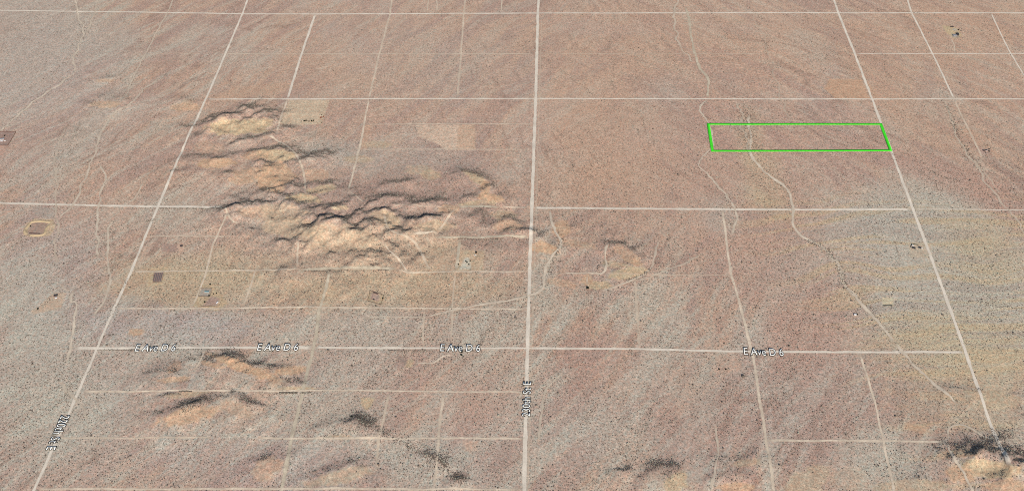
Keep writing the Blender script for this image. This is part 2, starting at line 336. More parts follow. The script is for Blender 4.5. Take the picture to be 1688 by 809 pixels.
clear_poly([(365,714),(420,714),(420,721),(362,722)], PALE*1.05, .6, .5)
clear_poly([(1180,585),(1215,580),(1225,610),(1170,618)], PINK, .5, .4)
# dark patches: thick growth, and hill slope shade put into the soil colour
for a in [(590,355,40,10,0,PURP*.8,.5),(650,325,44,10,0,PURP*.85,.5),(795,352,16,16,0,PURP*.7,.7),(600,694,16,10,30,PURP*.6,.7),(755,787,14,10,0,PURP*.6,.7),
          (712,755,26,8,30,PURP*.8,.5),(1640,748,30,8,0,PURP*.7,.6),(1675,757,12,8,0,PURP*.7,.6),(1095,772,26,12,0,PURP*.75,.6),(430,190,30,8,0,PURP*.8,.4),(315,278,24,6,0,PURP*.8,.6),
          (340,655,26,8,-30,PURP*.8,.6),(405,660,14,8,20,PURP*.8,.6),(545,770,50,6,-15,PURP*.9,.5),(280,600,26,10,0,PURP*.85,.4),(1030,410,30,14,20,PURP*.9,.4),
          (820,405,50,10,0,PURP*.85,.5),(860,398,18,8,0,PURP*.85,.5),(775,398,16,8,0,PURP*.7,.7),(1600,730,34,14,10,PURP*.85,.5),(450,640,20,8,0,PALE*.8,.4),
          (500,655,30,12,0,PALE,.4),(200,500,50,16,0,GREY*.9,.3),(340,250,40,16,0,PURP*.9,.4),(510,660,40,16,-30,PURP*.9,.25)]:
    paint(*a, dens=1.7, soft=.8, irr=.6)
gN = -np.gradient(HEI, STEP, axis=0)          # steepness towards the north: extra shrubs are added there to deepen the slope shade
DENS *= 1+1.6*sst(gN, .10, .45)
BARE *= 1-.8*sst(gN, .08, .3)
_m = C.mean(axis=(0, 1)); C = _m+(C-_m)*.85
DENS *= np.clip(1+.9*fbm(GXX, GYY, 240, 500, 4)+.35*fbm(GXX, GYY, 45, 520, 2)-.3*st-.25*sF, .3, 1.8)

# ------------------------------------------------------------------ material helpers
def new_mat(name):
    m = bpy.data.materials.new(name); m.use_nodes = True
    b = m.node_tree.nodes['Principled BSDF']; b.inputs['Roughness'].default_value = .95
    b.inputs['Specular IOR Level'].default_value = .08
    return m, m.node_tree, b
def N(nt, t, **k):
    n = nt.nodes.new(t)
    for a, v in k.items(): setattr(n, a, v)
    return n
def mat_plain(name, col, var=.25, scale=1.2, rough=.9, metal=0.0):
    m, nt, b = new_mat(name)
    tc = N(nt, 'ShaderNodeTexCoord'); no = N(nt, 'ShaderNodeTexNoise'); no.inputs['Scale'].default_value = scale; no.inputs['Detail'].default_value = 4
    nt.links.new(tc.outputs['Object'], no.inputs['Vector'])
    mx = N(nt, 'ShaderNodeMix', data_type='RGBA')
    mx.inputs['A'].default_value = (*[c*(1-var) for c in col], 1); mx.inputs['B'].default_value = (*[min(1, c*(1+var)) for c in col], 1)
    nt.links.new(no.outputs['Fac'], mx.inputs['Factor']); nt.links.new(mx.outputs['Result'], b.inputs['Base Color'])
    b.inputs['Roughness'].default_value = rough; b.inputs['Metallic'].default_value = metal
    return m

# ground: soil colour from the land survey above, broken up by gravel, crust and tufts
gm, nt, b = new_mat('desert_soil')
at = N(nt, 'ShaderNodeAttribute', attribute_name='soil'); geo = N(nt, 'ShaderNodeNewGeometry')
def noise_node(scale, detail=3, rough=.6):
    n = N(nt, 'ShaderNodeTexNoise'); n.inputs['Scale'].default_value = scale; n.inputs['Detail'].default_value = detail; n.inputs['Roughness'].default_value = rough
    nt.links.new(geo.outputs['Position'], n.inputs['Vector']); return n
def mapr(src, a, b_, c, d):
    n = N(nt, 'ShaderNodeMapRange'); n.inputs[1].default_value = a; n.inputs[2].default_value = b_; n.inputs[3].default_value = c; n.inputs[4].default_value = d
    nt.links.new(src, n.inputs[0]); return n.outputs[0]
def mult(a_, b_):
    n = N(nt, 'ShaderNodeVectorMath', operation='MULTIPLY'); nt.links.new(a_, n.inputs[0]); nt.links.new(b_, n.inputs[1]); return n.outputs[0]
n1 = noise_node(1/9., 2, .7); n2 = noise_node(1/3.2, 2, .7); n3 = noise_node(1/34., 3, .6)
hue = N(nt, 'ShaderNodeTexNoise'); hue.inputs['Scale'].default_value = 1/11.; hue.inputs['Detail'].default_value = 2
nt.links.new(geo.outputs['Position'], hue.inputs['Vector'])
hs = N(nt, 'ShaderNodeMix', data_type='RGBA'); hs.inputs['A'].default_value = (1.10, .98, .93, 1); hs.inputs['B'].default_value = (.91, 1.02, 1.04, 1)
nt.links.new(mapr(hue.outputs['Fac'], .3, .7, 0, 1), hs.inputs['Factor'])
c = mult(at.outputs['Color'], hs.outputs['Result'])
for n, lo in ((n1, .74), (n2, .62), (n3, .88)):
    v = mapr(n.outputs['Fac'], .28, .72, lo, 2-lo); cb = N(nt, 'ShaderNodeCombineXYZ')
    for i in range(3): nt.links.new(v, cb.inputs[i])
    c = mult(c, cb.outputs[0])
nt.links.new(c, b.inputs['Base Color'])
bump = N(nt, 'ShaderNodeBump'); bump.inputs['Strength'].default_value = .5; bump.inputs['Distance'].default_value = 1.1
nt.links.new(n1.outputs['Fac'], bump.inputs['Height']); nt.links.new(bump.outputs[0], b.inputs['Normal'])

def mesh_np(name, V, Fq, mats, attr=None, per=4, smooth=False, midx=None):
    me = bpy.data.meshes.new(name)
    V = np.asarray(V, np.float32); Fq = np.asarray(Fq, np.int32)
    me.vertices.add(len(V)); me.vertices.foreach_set('co', V.ravel())
    me.loops.add(Fq.size); me.loops.foreach_set('vertex_index', Fq.ravel())
    me.polygons.add(len(Fq)); me.polygons.foreach_set('loop_start', np.arange(0, Fq.size, per, dtype=np.int32))
    me.polygons.foreach_set('loop_total', np.full(len(Fq), per, np.int32))
    if midx is not None: me.polygons.foreach_set('material_index', np.asarray(midx, np.int32))
    if smooth: me.polygons.foreach_set('use_smooth', np.ones(len(Fq), bool))
    for m in mats: me.materials.append(m)
    if attr is not None:
        for an, ar in attr.items():
            a = me.color_attributes.new(an, 'FLOAT_COLOR', 'POINT'); a.data.foreach_set('color', np.asarray(ar, np.float32).ravel())
    me.update(calc_edges=True)
    return me
def link(name, me, parent=None, **props):
    o = bpy.data.objects.new(name, me); COL.objects.link(o)
    if parent: o.parent = parent
    for k, v in props.items(): o[k] = v
    return o

# ground sheet: fine where the picture is, growing coarser out to the horizon
def outw(a, sgn, n=26, first=8., gr=1.36):
    r = []; s = first
    for _ in range(n): a = a+sgn*s; s *= gr; r.append(a)
    return r
ax_x = np.array(outw(GX0, -1)[::-1]+list(gx)+outw(GX1, 1)); ax_y = np.array(outw(GY0, -1)[::-1]+list(gy)+outw(GY1, 1))
XX, YY = np.meshgrid(ax_x, ax_y); ZZ = np.zeros_like(XX); CC = np.ones(XX.shape+(4,)); CC[..., :3] = PINK*.5+GREY*.5
ZZ[26:-26, 26:-26] = HEI; CC[26:-26, 26:-26, :3] = C
ny, nx = XX.shape
idx = np.arange(nx*ny).reshape(ny, nx)
F = np.stack([idx[:-1, :-1], idx[:-1, 1:], idx[1:, 1:], idx[1:, :-1]], -1).reshape(-1, 4)
me = mesh_np('ground', np.stack([XX, YY, ZZ], -1).reshape(-1, 3), F, [gm], {'soil': CC.reshape(-1, 4)}, smooth=True)
link('ground', me, kind='structure')

# ------------------------------------------------------------------ roads, tracks and washes
def ribbon_mat(name, col, edge=.12, breakup=.5, scale=1/14.):
    global nt, geo
    m, nt, b = new_mat(name); geo = N(nt, 'ShaderNodeNewGeometry')
    uv = N(nt, 'ShaderNodeAttribute', attribute_name='lay')     # r: distance from the middle 0..1, g: how worn in it is
    sep = N(nt, 'ShaderNodeSeparateColor'); nt.links.new(uv.outputs['Color'], sep.inputs[0])
    n1 = noise_node(scale, 3, .65); n2 = noise_node(1/5., 2, .7); n3 = noise_node(1/60., 2)
    base = N(nt, 'ShaderNodeRGB'); base.outputs[0].default_value = (*col, 1)
    c = base.outputs[0]
    for n, lo in ((n1, .9), (n2, .88), (n3, .9)):
        v = mapr(n.outputs['Fac'], .28, .72, lo, 2-lo); cb = N(nt, 'ShaderNodeCombineXYZ')
        for i in range(3): nt.links.new(v, cb.inputs[i])
        c = mult(c, cb.outputs[0])
    nt.links.new(c, b.inputs['Base Color'])
    def math_(op, a_, b_, clamp=False):
        n = N(nt, 'ShaderNodeMath', operation=op, use_clamp=clamp)
        for i, x in enumerate((a_, b_)):
            if isinstance(x, (int, float)): n.inputs[i].default_value = x
            else: nt.links.new(x, n.inputs[i])
        return n.outputs[0]
    e = math_('ADD', sep.outputs[0], mapr(n1.outputs['Fac'], .3, .7, -edge*2.2, edge*1.2))
    a = mapr(e, 1-edge*3, 1.0, 1, 0)
    br = mapr(n1.outputs['Fac'], .3, .68, 1+breakup*.3, 1-breakup)
    br = math_('MULTIPLY', br, mapr(n3.outputs['Fac'], .35, .65, 1-breakup*.35, 1+breakup*.1))
    a = math_('MULTIPLY', math_('MULTIPLY', a, br), sep.outputs[1], True)
    nt.links.new(a, b.inputs['Alpha'])
    return m
M_ROAD = ribbon_mat('graded_dirt', lin(240,228,208)*.86, .10, .12)
M_TRACK = ribbon_mat('track_dirt', lin(240,222,196)*.86, .12, .38)
M_WIDE = ribbon_mat('pale_graded_dirt', lin(222,208,182)*.84, .16, .4)
M_WASH = ribbon_mat('wash_sand', lin(232,216,192)*.86, .16, .32, 1/10.)

RST = 3.0
rw, rh = int((GX1-GX0)/RST)+1, int((GY1-GY0)/RST)+1
RMASK = np.zeros((rh, rw), bool)
def resample(P, step):
    P = np.array(P, float); d = np.r_[0, np.cumsum(np.hypot(*np.diff(P[:, :2], axis=0).T))]
    n = max(2, int(d[-1]/step)+1); t = np.linspace(0, d[-1], n)
    return np.c_[np.interp(t, d, P[:, 0]), np.interp(t, d, P[:, 1])], t
def smooth_path(P, it=3):
    P = [tuple(p) for p in P]
    for _ in range(it):
        Q = [P[0]]
        for a, b_ in zip(P[:-1], P[1:]):
            Q += [(a[0]*.75+b_[0]*.25, a[1]*.75+b_[1]*.25), (a[0]*.25+b_[0]*.75, a[1]*.25+b_[1]*.75)]
        P = Q+[P[-1]]
    return P
WASHPTS = []
_lift = [0]
def road(pix, width, mat, name, label, op=1.0, wob=0.0, curve=False, clear=1.0):
    width *= {'graded_dirt':.86}.get(mat.name, 1.18 if width < 7.5 else .9)
    op = min(1, op*1.2+.12)
    P = [S(*p)[:2] for p in pix]
    if curve and len(P) > 2: P = smooth_path(P)
    Q, t = resample(P, 6.0)
    T = np.gradient(Q, axis=0); T /= np.maximum(1e-6, np.hypot(T[:, 0], T[:, 1]))[:, None]
    Nn = np.c_[-T[:, 1], T[:, 0]]
    sd_ = abs(int(pix[0][0]*7+pix[0][1]*13)) % 997
    off = (vn(t/55., t*0, sd_)-.5)*2*wob+(vn(t/17., t*0+3, sd_)-.5)*wob*.8
    Q = Q+Nn*off[:, None]
    wv = width*.5*(1+(vn(t/30., t*0+5, sd_)-.5)*(.4 if not curve else .8))
    us = [-1.25, -.6, 0, .6, 1.25]
    _lift[0] += 1; lift = .22+.004*_lift[0]
    V = []; A = []
    endf = np.clip(np.minimum(t, t[-1]-t)/25., 0, 1)
    for u in us:
        XY = Q+Nn*(wv*u)[:, None]
        zm = np.max([Z(XY[:, 0]+a_, XY[:, 1]+b_) for a_, b_ in ((0,0),(3,0),(-3,0),(0,3),(0,-3))], axis=0); V.append(np.c_[XY, zm+lift])
        A.append(np.c_[np.full(len(t), abs(u)/1.25*1.0), op*np.maximum(endf, .0), t*0, t*0+1])
    n = len(t); V = np.stack(V, 1).reshape(-1, 3); A = np.stack(A, 1).reshape(-1, 4)
    ii = np.arange(n*5).reshape(n, 5)
    Fq = np.stack([ii[:-1, :-1], ii[1:, :-1], ii[1:, 1:], ii[:-1, 1:]], -1).reshape(-1, 4)
    # raise over folds in the land
    me = mesh_np(name, V, Fq[:, ::-1], [mat], {'lay': A}, smooth=True)
    link(name, me, kind='structure', label=label)
    rad = width*.5*clear+1.2
    if clear > 0:
        R3, _ = resample(Q, 3.0)
        k = int(rad/RST)+1
        for x, y in R3:
            ci = (x-GX0)/RST; cj = (y-GY0)/RST
            i, j = int(round(ci)), int(round(cj))
            if i < k or j < k or i >= rw-k or j >= rh-k: continue
            for dj in range(-k, k+1):
                for di in range(-k, k+1):
                    if math.hypot(i+di-ci, j+dj-cj)*RST <= rad: RMASK[j+dj, i+di] = True
    if mat is M_WASH: WASHPTS.append((Q, Nn, wv, op))

RD, TR, WA = 'dirt_road', 'dirt_track', 'wash'
def rd(p, wd, l, op=1.0): road(p, wd, M_ROAD, RD, l, op, wob=.8, clear=1.15)
def tr(p, wd, l, op=.8, curve=False, wob=1.5): road(p, wd, M_TRACK, TR, l, op, wob, curve, 1.1)
def wa(p, wd, l, op=.7, wob=7): road(p, wd, M_WASH, WA, l, op, wob, True, 1.0)
rd([(-25,17),(200,20),(399.6,23.3),(519,23.5),(700,23),(886.7,22),(1200,21.5),(1381,21.7),(1700,21.8)], 10, 'pale graded road crossing the desert along the top of the view')
rd([(339,163.5),(474,163.5),(608,163),(883,162.7),(1168,163),(1437,163.5),(1572,163.4),(1700,163.5)], 9, 'straight pale east to west road north of the green outline')
rd([(-25,334),(130,338),(260,340.5),(320,340.8),(369,340.5)], 12, 'pale road running west from the sandy hills past the pit')
rd([(877,342.5),(1120,344.5),(1300,345.6),(1504.5,344.8)], 12, 'pale road between the middle and right north to south roads, south of the green outline')
rd([(1505,344.8),(1600,345.5),(1700,346.5)], 6, 'faint road carrying on east beyond the right north to south road', .75)
rd([(120,573.5),(160,574),(350,573),(430,572.6),(517,572.5)], 14, 'wide pale western stretch of the lettered avenue', .9)
rd([(517,572.5),(700,573.6),(870,573.6),(1060,575),(1150,577.5),(1230,579),(1420,580),(1592,580)], 10, 'lettered east to west avenue across the lower half of the view')
rd([(412,-12),(399.6,23.3),(339.3,163.5),(300,250),(260.4,340),(215,450),(187,510),(160,574),(108,694),(50,820)], 11, 'long pale slanting road on the left with street lettering')
rd([(888.5,-12),(886.7,22),(883,162.7),(879.5,260),(876.8,342),(873,450),(869.8,574),(866.5,690),(864,820)], 14, 'straight pale north to south road down the middle with street lettering')
rd([(1371,-12),(1381.7,21.7),(1409,88.5),(1437.7,163.5),(1469,248),(1505,345),(1550,465),(1592,580),(1620,660),(1641,718),(1655,746),(1665,768)], 12, 'long pale slanting road on the right touching the green outline')
rd([(1493,-10),(1502.7,21.7),(1538,90),(1572.7,163.3)], 9, 'slanting road second from the right at the top')
tr([(1572.7,163.3),(1590,200),(1606,232),(1620,262)], 6, 'faint track going on south from the second road from the right', .6)
rd([(1634,22),(1650,57),(1666,88),(1690,128)], 7, 'slanting road at the top right corner', .75)
rd([(1409,88.5),(1538,88.7),(1700,88.6)], 7, 'thin east to west road at the upper right')
tr([(370,89),(620,89.5),(880,89)], 5, 'thin track halfway between the two top roads, left of the middle road', .55)
tr([(886,88.5),(1000,88.5),(1120,88.5),(1260,89)], 4, 'thin track halfway between the two top roads, right of the middle road', .4)
tr([(250,88),(322,88.5)], 4, 'short faint track west of the left road near the top', .5)
rd([(519.5,23.5),(497,90),(473.7,163.5)], 12, 'slanting pale road above the cleared yellow field', .95)
tr([(473.7,164),(467,184),(460,204),(457,219)], 8, 'track along the west side of the cleared yellow field', .7)
tr([(647,-8),(643,23),(625,90),(608,163)], 10, 'soft tan track between the top roads, left of the middle', .6)
tr([(608,164),(600,205),(592,246),(583,282),(574,314)], 9, 'tan track running south into the hills', .75)
tr([(767,-8),(764.5,23),(760,90),(754,158)], 9, 'soft tan track between the top roads, nearer the middle road', .6)
tr([(707,-8),(704,20)], 5, 'short track above the top road, western of three', .6)
tr([(718,-5),(721,8),(720,20)], 5, 'short bent track above the top road, middle of three', .6)
tr([(828,-8),(826,20)], 5, 'short track above the top road, eastern of three', .8)
tr([(600,205),(740,204.5),(882,205)], 5, 'thin track along the north edge of the cleared pink field', .6)
tr([(592,246.5),(730,246),(880,246.5)], 5, 'thin track along the south edge of the cleared pink field', .55)
tr([(1191,346),(1204,448),(1222,510),(1242,590),(1262,720),(1278,820)], 7.2, 'slanting track south of the green outline, right of the middle road', .85)
tr([(1414,583),(1420,590),(1440,655),(1455,722),(1476,820)], 8, 'slanting track at the lower right', .85)
road([(543,447),(538,470),(527,508),(517,572),(500,640),(480,725),(461,820)], 13, M_WIDE, TR, 'wide worn yellowish track at the lower left', .75, 2.0, False, .9)
tr([(215,448),(300,446.5),(380,445.5),(495,443)], 6, 'thin track south of the hills, western part', .65)
road([(495,443.5),(560,442.5),(640,442.5),(655,444)], 14, M_WIDE, TR, 'broad pale banked stretch of track south of the hills', .9, 1.0, False, 1)
tr([(655,444),(672,449),(760,447.5),(871,447.5)], 5, 'thin track south of the hills, eastern part', .8)
tr([(925,450),(960,450.5),(993,450.5)], 7, 'short track leading east to the sandy knoll', .85)
tr([(1000,451),(1060,452.5),(1208,453.5)], 5, 'faint track east of the sandy knoll', .4)
tr([(190,508.5),(430,507),(540,506.5),(700,508),(870,509.5)], 5.5, 'thin track past the homestead', .85)
tr([(240,390),(300,388.5),(380,389)], 5, 'short thin track below the left hills', .55)
road([(715,390),(760,391),(810,390.5),(872,391)], 11, M_WIDE, TR, 'pale road joining the middle road from the west', .9, 1.5, False, 1)
road([(752,341.5),(775,340.5),(824,341.5)], 13, M_WIDE, TR, 'pale banked road above the dark gully', .95, 1.0, False, 1)
tr([(824,342),(875,341.5)], 5, 'thin link between the pale banked road and the middle road', .6)
tr([(752,342),(745,350),(735,364),(722,382)], 6, 'track dropping south west from the pale banked road', .5, True)
tr([(722,384),(706,383),(690,384),(679,389)], 7, 'short curved track at the foot of the hills', .8, True)
road([(759,394),(755,420),(752,447)], 13, M_WIDE, TR, 'pale track west of the dark tree', .8, 1.0, False, 1)
tr([(751,450),(746,500),(744,560)], 5, 'thin track running south from the pale track corner', .5)
tr([(633,400),(645,417),(660,430),(668,444),(676,450)], 6, 'wandering track on the yellow slope, western of two', .9, True)
tr([(632,352),(637,375),(655,386),(675,392),(690,405),(704,437),(712,447)], 7, 'wandering track on the yellow slope, eastern of two', .5, True)
tr([(137,645),(240,644),(315,643),(450,644),(550,643),(700,644.5),(866,646)], 5.5, 'thin track crossing the lower left, first below the avenue', .75)
tr([(88,721),(230,721),(350,720)], 5, 'thin track crossing the lower left corner', .6)
tr([(425,721),(600,721),(740,721.5),(866,722)], 6, 'thin track crossing below the dark bushes', .8)
tr([(60,805.5),(480,805),(860,806)], 6, 'thin track along the bottom of the view', .7)
tr([(1262,725.5),(1420,726),(1557,726.5)], 7, 'thin track crossing the lower right', .9)
tr([(700,510),(697,545),(698,571)], 5, 'short track down to the avenue', .6)
tr([(641,648),(632,690),(624,722),(621,770)], 6, 'thin north to south track at the bottom, western of two', .55)
tr([(731,648),(726,690),(721,740),(717,800)], 7, 'thin north to south track at the bottom, eastern of two', .65)
tr([(1046,458),(1050,510),(1053,572)], 7, 'soft track down to the avenue east of the middle road', .5)
tr([(376,345),(352,400),(338,455),(318,505)], 6, 'track running down to the homestead', .7)
tr([(371,342),(377,358),(388,368),(400,366)], 5, 'short hooked track at the end of the western road', .6, True)
tr([(424,438),(415,465),(401,505)], 6, 'track east of the homestead', .6)
tr([(492,396),(490,420),(491,441)], 6, 'short track below the dark ravine', .6)
tr([(340,575),(330,595),(320,612)], 5, 'short track down to the grey clearing', .7)
tr([(1567,63),(1573,75),(1574,88)], 5, 'drive up to the far sheds', .7)
tr([(752,586),(738,585),(728,587),(720,596),(708,600),(694,598),(683,598)], 4.5, 'thin curved drive below the avenue lettering', .8, True)
tr([(968,452),(968,470)], 5, 'short drive to the lone tree', .6)
tr([(1536,421),(1520,412)], 7, 'short drive to the fenced yard', .6)
tr([(893,30),(889,163),(884,342),(880,450),(876,574),(873,690),(870,815)], 4, 'faint path alongside the middle road', .3)
tr([(100,470),(109,478),(118,478)], 5, 'short drive out of the western clearing', .6, True)
tr([(905,352),(890,346)], 4, 'short faint path by the middle road', .5)
tr([(440,222),(470,238),(490,255),(500,280),(503,300),(504,322)], 6, 'thin path down the gully in the hills', .6, True)
tr([(574,314),(592,328),(600,334)], 5, 'thin path climbing towards the summit', .6, True)
tr([(630,345),(660,337),(720,341),(745,343)], 4, 'faint path along the ridge', .35)
# washes
wa([(126,-5),(126,30),(139,43),(133,75),(123,90),(122,120)], 8, 'dry wash at the upper left', .7, 9)
wa([(122,122),(105,133),(85,148),(50,172),(28,190),(-5,218)], 7, 'dry wash at the upper left running to the fenced lot', .75, 9)
wa([(165,-5),(155,20),(142,55)], 6, 'short dry wash crossing the top road at the left', .5, 7)
wa([(287,-5),(276,22),(236,95),(213,142),(206,162)], 8, 'tan wash crossing the top road', .6, 4)
wa([(262,128),(240,145),(215,170),(192,183),(172,208),(155,255),(138,300),(118,342),(105,352),(96,362)], 7, 'winding dry wash left of the left road', .6, 8)
wa([(165,270),(176,290),(166,320),(160,345),(165,360),(159,385),(163,425)], 9, 'dry wash crossing the western road', .7, 6)
wa([(185,362),(176,395),(181,440),(183,468),(172,500),(152,522)], 9, 'dry wash below the western road', .65, 6)
wa([(186,462),(205,470)], 6, 'short side wash near the left road', .6, 3)
wa([(238,300),(227,318),(213,337)], 5, 'short dry wash left of the left road', .6, 4)
wa([(120,478),(116,500),(126,495),(122,540),(116,572),(108,600)], 7, 'dry wash west of the left road end of the avenue', .8, 5)
wa([(100,628),(118,650),(135,668),(146,690)], 7, 'small dry wash left of the left road', .5, 5)
wa([(90,270),(95,310),(92,345),(95,365),(92,410),(96,435)], 6, 'narrow dry wash east of the pit', .45, 8)
wa([(110,205),(100,230),(92,260),(88,275)], 5, 'narrow upper wash', .4, 6)
road([(1130,12),(1134,25),(1140,62),(1147,95),(1150,108),(1168,130),(1168,145),(1166,162)], 13, M_WIDE, WA, 'pale sandy wash above the green outline', .95, 3, True, 1)
wa([(1166,164),(1154,176),(1158,192),(1172,210),(1174,232),(1176,244)], 7, 'narrow wash at the west side of the green outline', .75, 6)
wa([(1174,243),(1158,257),(1150,270),(1160,283),(1175,298),(1192,314),(1199,332)], 8, 'wash below the west end of the green outline', .7, 6)
wa([(1196,318),(1209,338),(1213,352),(1214,366),(1204,388)], 7, 'wash crossing the road below the green outline', .65, 5)
wa([(1116,-5),(1112,40),(1116,70),(1130,88),(1144,104)], 10, 'braided wash beside the pale sandy wash', .55, 10)
wa([(1212,168),(1226,185),(1223,205),(1232,225),(1228,245),(1240,262)], 11, 'braided wash crossing the green outline, western strand', .5, 14)
wa([(1232,190),(1236,210),(1238,232),(1234,246),(1250,275),(1272,291),(1292,305),(1304,322),(1308,345),(1308,372),(1322,392),(1345,402),(1362,412),(1378,430),(1384,450),(1392,470),(1412,490),(1432,512),(1455,542),(1473,565)], 13, 'long sandy wash winding south east from the green outline', 1, 6)
wa([(1473,565),(1490,583),(1508,605),(1530,625),(1550,642),(1565,655),(1580,666)], 11, 'lower end of the long sandy wash', .85, 5)
wa([(1378,430),(1390,452),(1396,475),(1405,492)], 8, 'side strand of the long sandy wash', .5, 8)
wa([(1556,728),(1566,740),(1574,760),(1588,782),(1602,806),(1610,820)], 7, 'dry wash left of the dark hill at the lower right', .75, 5)
wa([(1562,722),(1561,710),(1566,702),(1580,699),(1593,701),(1612,714),(1628,722),(1643,724)], 6, 'looping track around the dark hill at the lower right', .9, 2)
wa([(1558,165),(1562,190),(1576,220),(1594,250),(1612,280),(1630,310),(1650,332),(1668,352),(1692,388)], 9, 'dry wash crossing the far right', .55, 9)
wa([(907,346),(907,368),(918,384),(926,396),(924,408),(908,422),(900,440),(896,462),(898,474),(888,482),(872,487),(850,493),(800,501),(750,510),(720,517),(700,524)], 10, 'winding sandy wash crossing the middle road', .85, 4)
wa([(700,524),(670,523),(640,522),(600,525)], 6, 'faint tail of the winding sandy wash', .6, 5)
wa([(1001,400),(995,420),(1000,435),(999,447),(990,453),(978,452)], 7, 'small curved wash left of the sandy knoll', .7, 3)
wa([(1086,395),(1080,425),(1072,445),(1045,462),(1012,475),(988,480)], 7, 'small wash south east of the sandy knoll', .6, 5)
wa([(1160,418),(1120,438),(1080,452),(1046,464)], 6, 'small wash reaching towards the sandy knoll', .5, 5)
wa([(929,612),(910,626),(901,643),(895,665),(886,730)], 6, 'small wash right of the middle street lettering', .6, 5)
wa([(1181,700),(1184,735),(1177,775),(1170,815)], 6, 'small wash at the bottom centre', .65, 6)
wa([(1345,370),(1356,395),(1366,415),(1376,440)], 5, 'thin side wash right of the long sandy wash', .35, 6)
wa([(1600,260),(1620,285),(1650,320)], 5, 'thin strand at the far right', .4, 8)
wa([(1625,258),(1612,268),(1605,284)], 4, 'thin strand by the far right clearing', .35, 5)
wa([(1240,25),(1262,60),(1275,110),(1285,160),(1300,195),(1340,215)], 8, 'faint wash above the green outline', .3, 12)

# ------------------------------------------------------------------ desert shrubs (uncountable): real low domes of foliage scattered over the land
def in_view(x, y, m=60):
    d = np.c_[x, y, x*0]-CAM; z = d@_F
    u = 844+FPX*(d@R2)/z; v = 404.5-FPX*(d@U2)/z
    return (u > -m) & (u < 1688+m) & (v > -m) & (v < 809+m)
SP = 6.6
sx, sy = np.meshgrid(np.arange(GX0+40, GX1-40, SP), np.arange(GY0+40, GY1-40, SP))
sx = (sx+(RNG.random(sx.shape)-.5)*SP*1.5).ravel(); sy = (sy+(RNG.random(sy.shape)-.5)*SP*1.5).ravel()
k = in_view(sx, sy); sx = sx[k]; sy = sy[k]
dens = samp(DENS, sx, sy)*(1-samp(BARE, sx, sy))
ri = np.clip(((sx-GX0)/RST).round().astype(int), 0, rw-1); rj = np.clip(((sy-GY0)/RST).round().astype(int), 0, rh-1)
k = (RNG.random(len(sx)) < 1.15*dens) & (~RMASK[rj, ri])
sx = sx[k]; sy = sy[k]; dens = dens[k]
sr = np.exp(RNG.normal(math.log(1.10), .38, len(sx)))*(1-.22*sst(sy, 500, 1600))*np.clip(.8+.25*dens, .7, 1.25)
ex, ey, er = [], [], []
def more(Q, Nn, wv, side_dist, n, lo, hi):
    i = RNG.integers(0, len(Q), n); s = RNG.choice([-1, 1], n)
    off = s*(wv[i]+np.abs(RNG.normal(0, side_dist, n))+1)
    p = Q[i]+Nn[i]*off[:, None]+RNG.normal(0, 2, (n, 2))
    ex.append(p[:, 0]); ey.append(p[:, 1]); er.append(RNG.uniform(lo, hi, n))
for Q, Nn, wv, op in WASHPTS: more(Q, Nn, wv, 6, int(len(Q)*1.1*op), 1.2, 2.3)
def shrub_line(pix, n, spread, lo, hi):
    P = [S(*p)[:2] for p in pix]; Q, t = resample(P, 1.0)
    i = RNG.integers(0, len(Q), n); p = Q[i]+RNG.normal(0, spread, (n, 2))
    ex.append(p[:, 0]); ey.append(p[:, 1]); er.append(RNG.uniform(lo, hi, n))
shrub_line([(460,647),(490,647)], 150, 1.6, 1.8, 3); shrub_line([(497,647),(512,647)], 40, 1.6, 1.5, 2.6)  # shrub rows below the road banks, added in place of their shadow lines
shrub_line([(296,644.5),(315,645)], 80, 1.2, 1.6, 2.6); shrub_line([(160,576.5),(222,576.5)], 120, 1.5, 1.2, 2.2); shrub_line([(290,575.5),(380,575)], 130, 1.5, 1.2, 2.0)
shrub_line([(262,343.5),(330,343.8),(366,343)], 160, 2, 1.4, 2.4); shrub_line([(755,393.5),(830,393)], 110, 1.5, 1.4, 2.2); shrub_line([(495,446),(600,445.5),(640,445.5)], 200, 1.6, 1.3, 2.2)
shrub_line([(590,686),(600,696),(612,701)], 130, 6, 1.8, 3.2); shrub_line([(748,783),(760,790)], 90, 8, 1.8, 3); shrub_line([(700,748),(722,752),(735,768)], 130, 7, 1.6, 2.8)
shrub_line([(785,345),(800,350),(795,365)], 160, 10, 1.5, 2.6); shrub_line([(240,365),(252,362)], 40, 4, 1.5, 2.4); shrub_line([(640,577.5),(698,578)], 80, 1, 1, 1.8)
shrub_line([(460,205),(466,190)], 25, 6, 1.2, 2.2); shrub_line([(1560,172),(1580,225),(1605,265)], 200, 7, 1.4, 2.6); shrub_line([(1225,180),(1230,215),(1236,250)], 420, 26, 1.3, 2.4)
shrub_line([(600,694),(640,716),(690,742),(730,768),(760,790)], 330, 9, 1.2, 2.4); shrub_line([(612,706),(560,712),(530,722)], 120, 8, 1.1, 2.0); shrub_line([(1085,772),(1110,775),(1100,790)], 90, 16, 1.1, 2.2); shrub_line([(672,733),(674,742)], 20, 1, 1.2, 2); shrub_line([(1200,460),(1210,470)], 10, 4, 1, 2); shrub_line([(930,392),(915,425),(905,450)], 60, 5, 1.6, 2.8)
shrub_line([(340,655),(320,664),(300,672)], 160, 12, 1.4, 2.6); shrub_line([(410,600),(440,600),(450,606)], 90, 6, 1.4, 2.4); shrub_line([(395,655),(412,663)], 90, 6, 1.4, 2.6)
shrub_line([(1330,395),(1365,412),(1385,445),(1395,475)], 120, 5, 1.8, 3.0); shrub_line([(1030,463),(1060,455),(1075,440)], 80, 5, 1.4, 2.6)
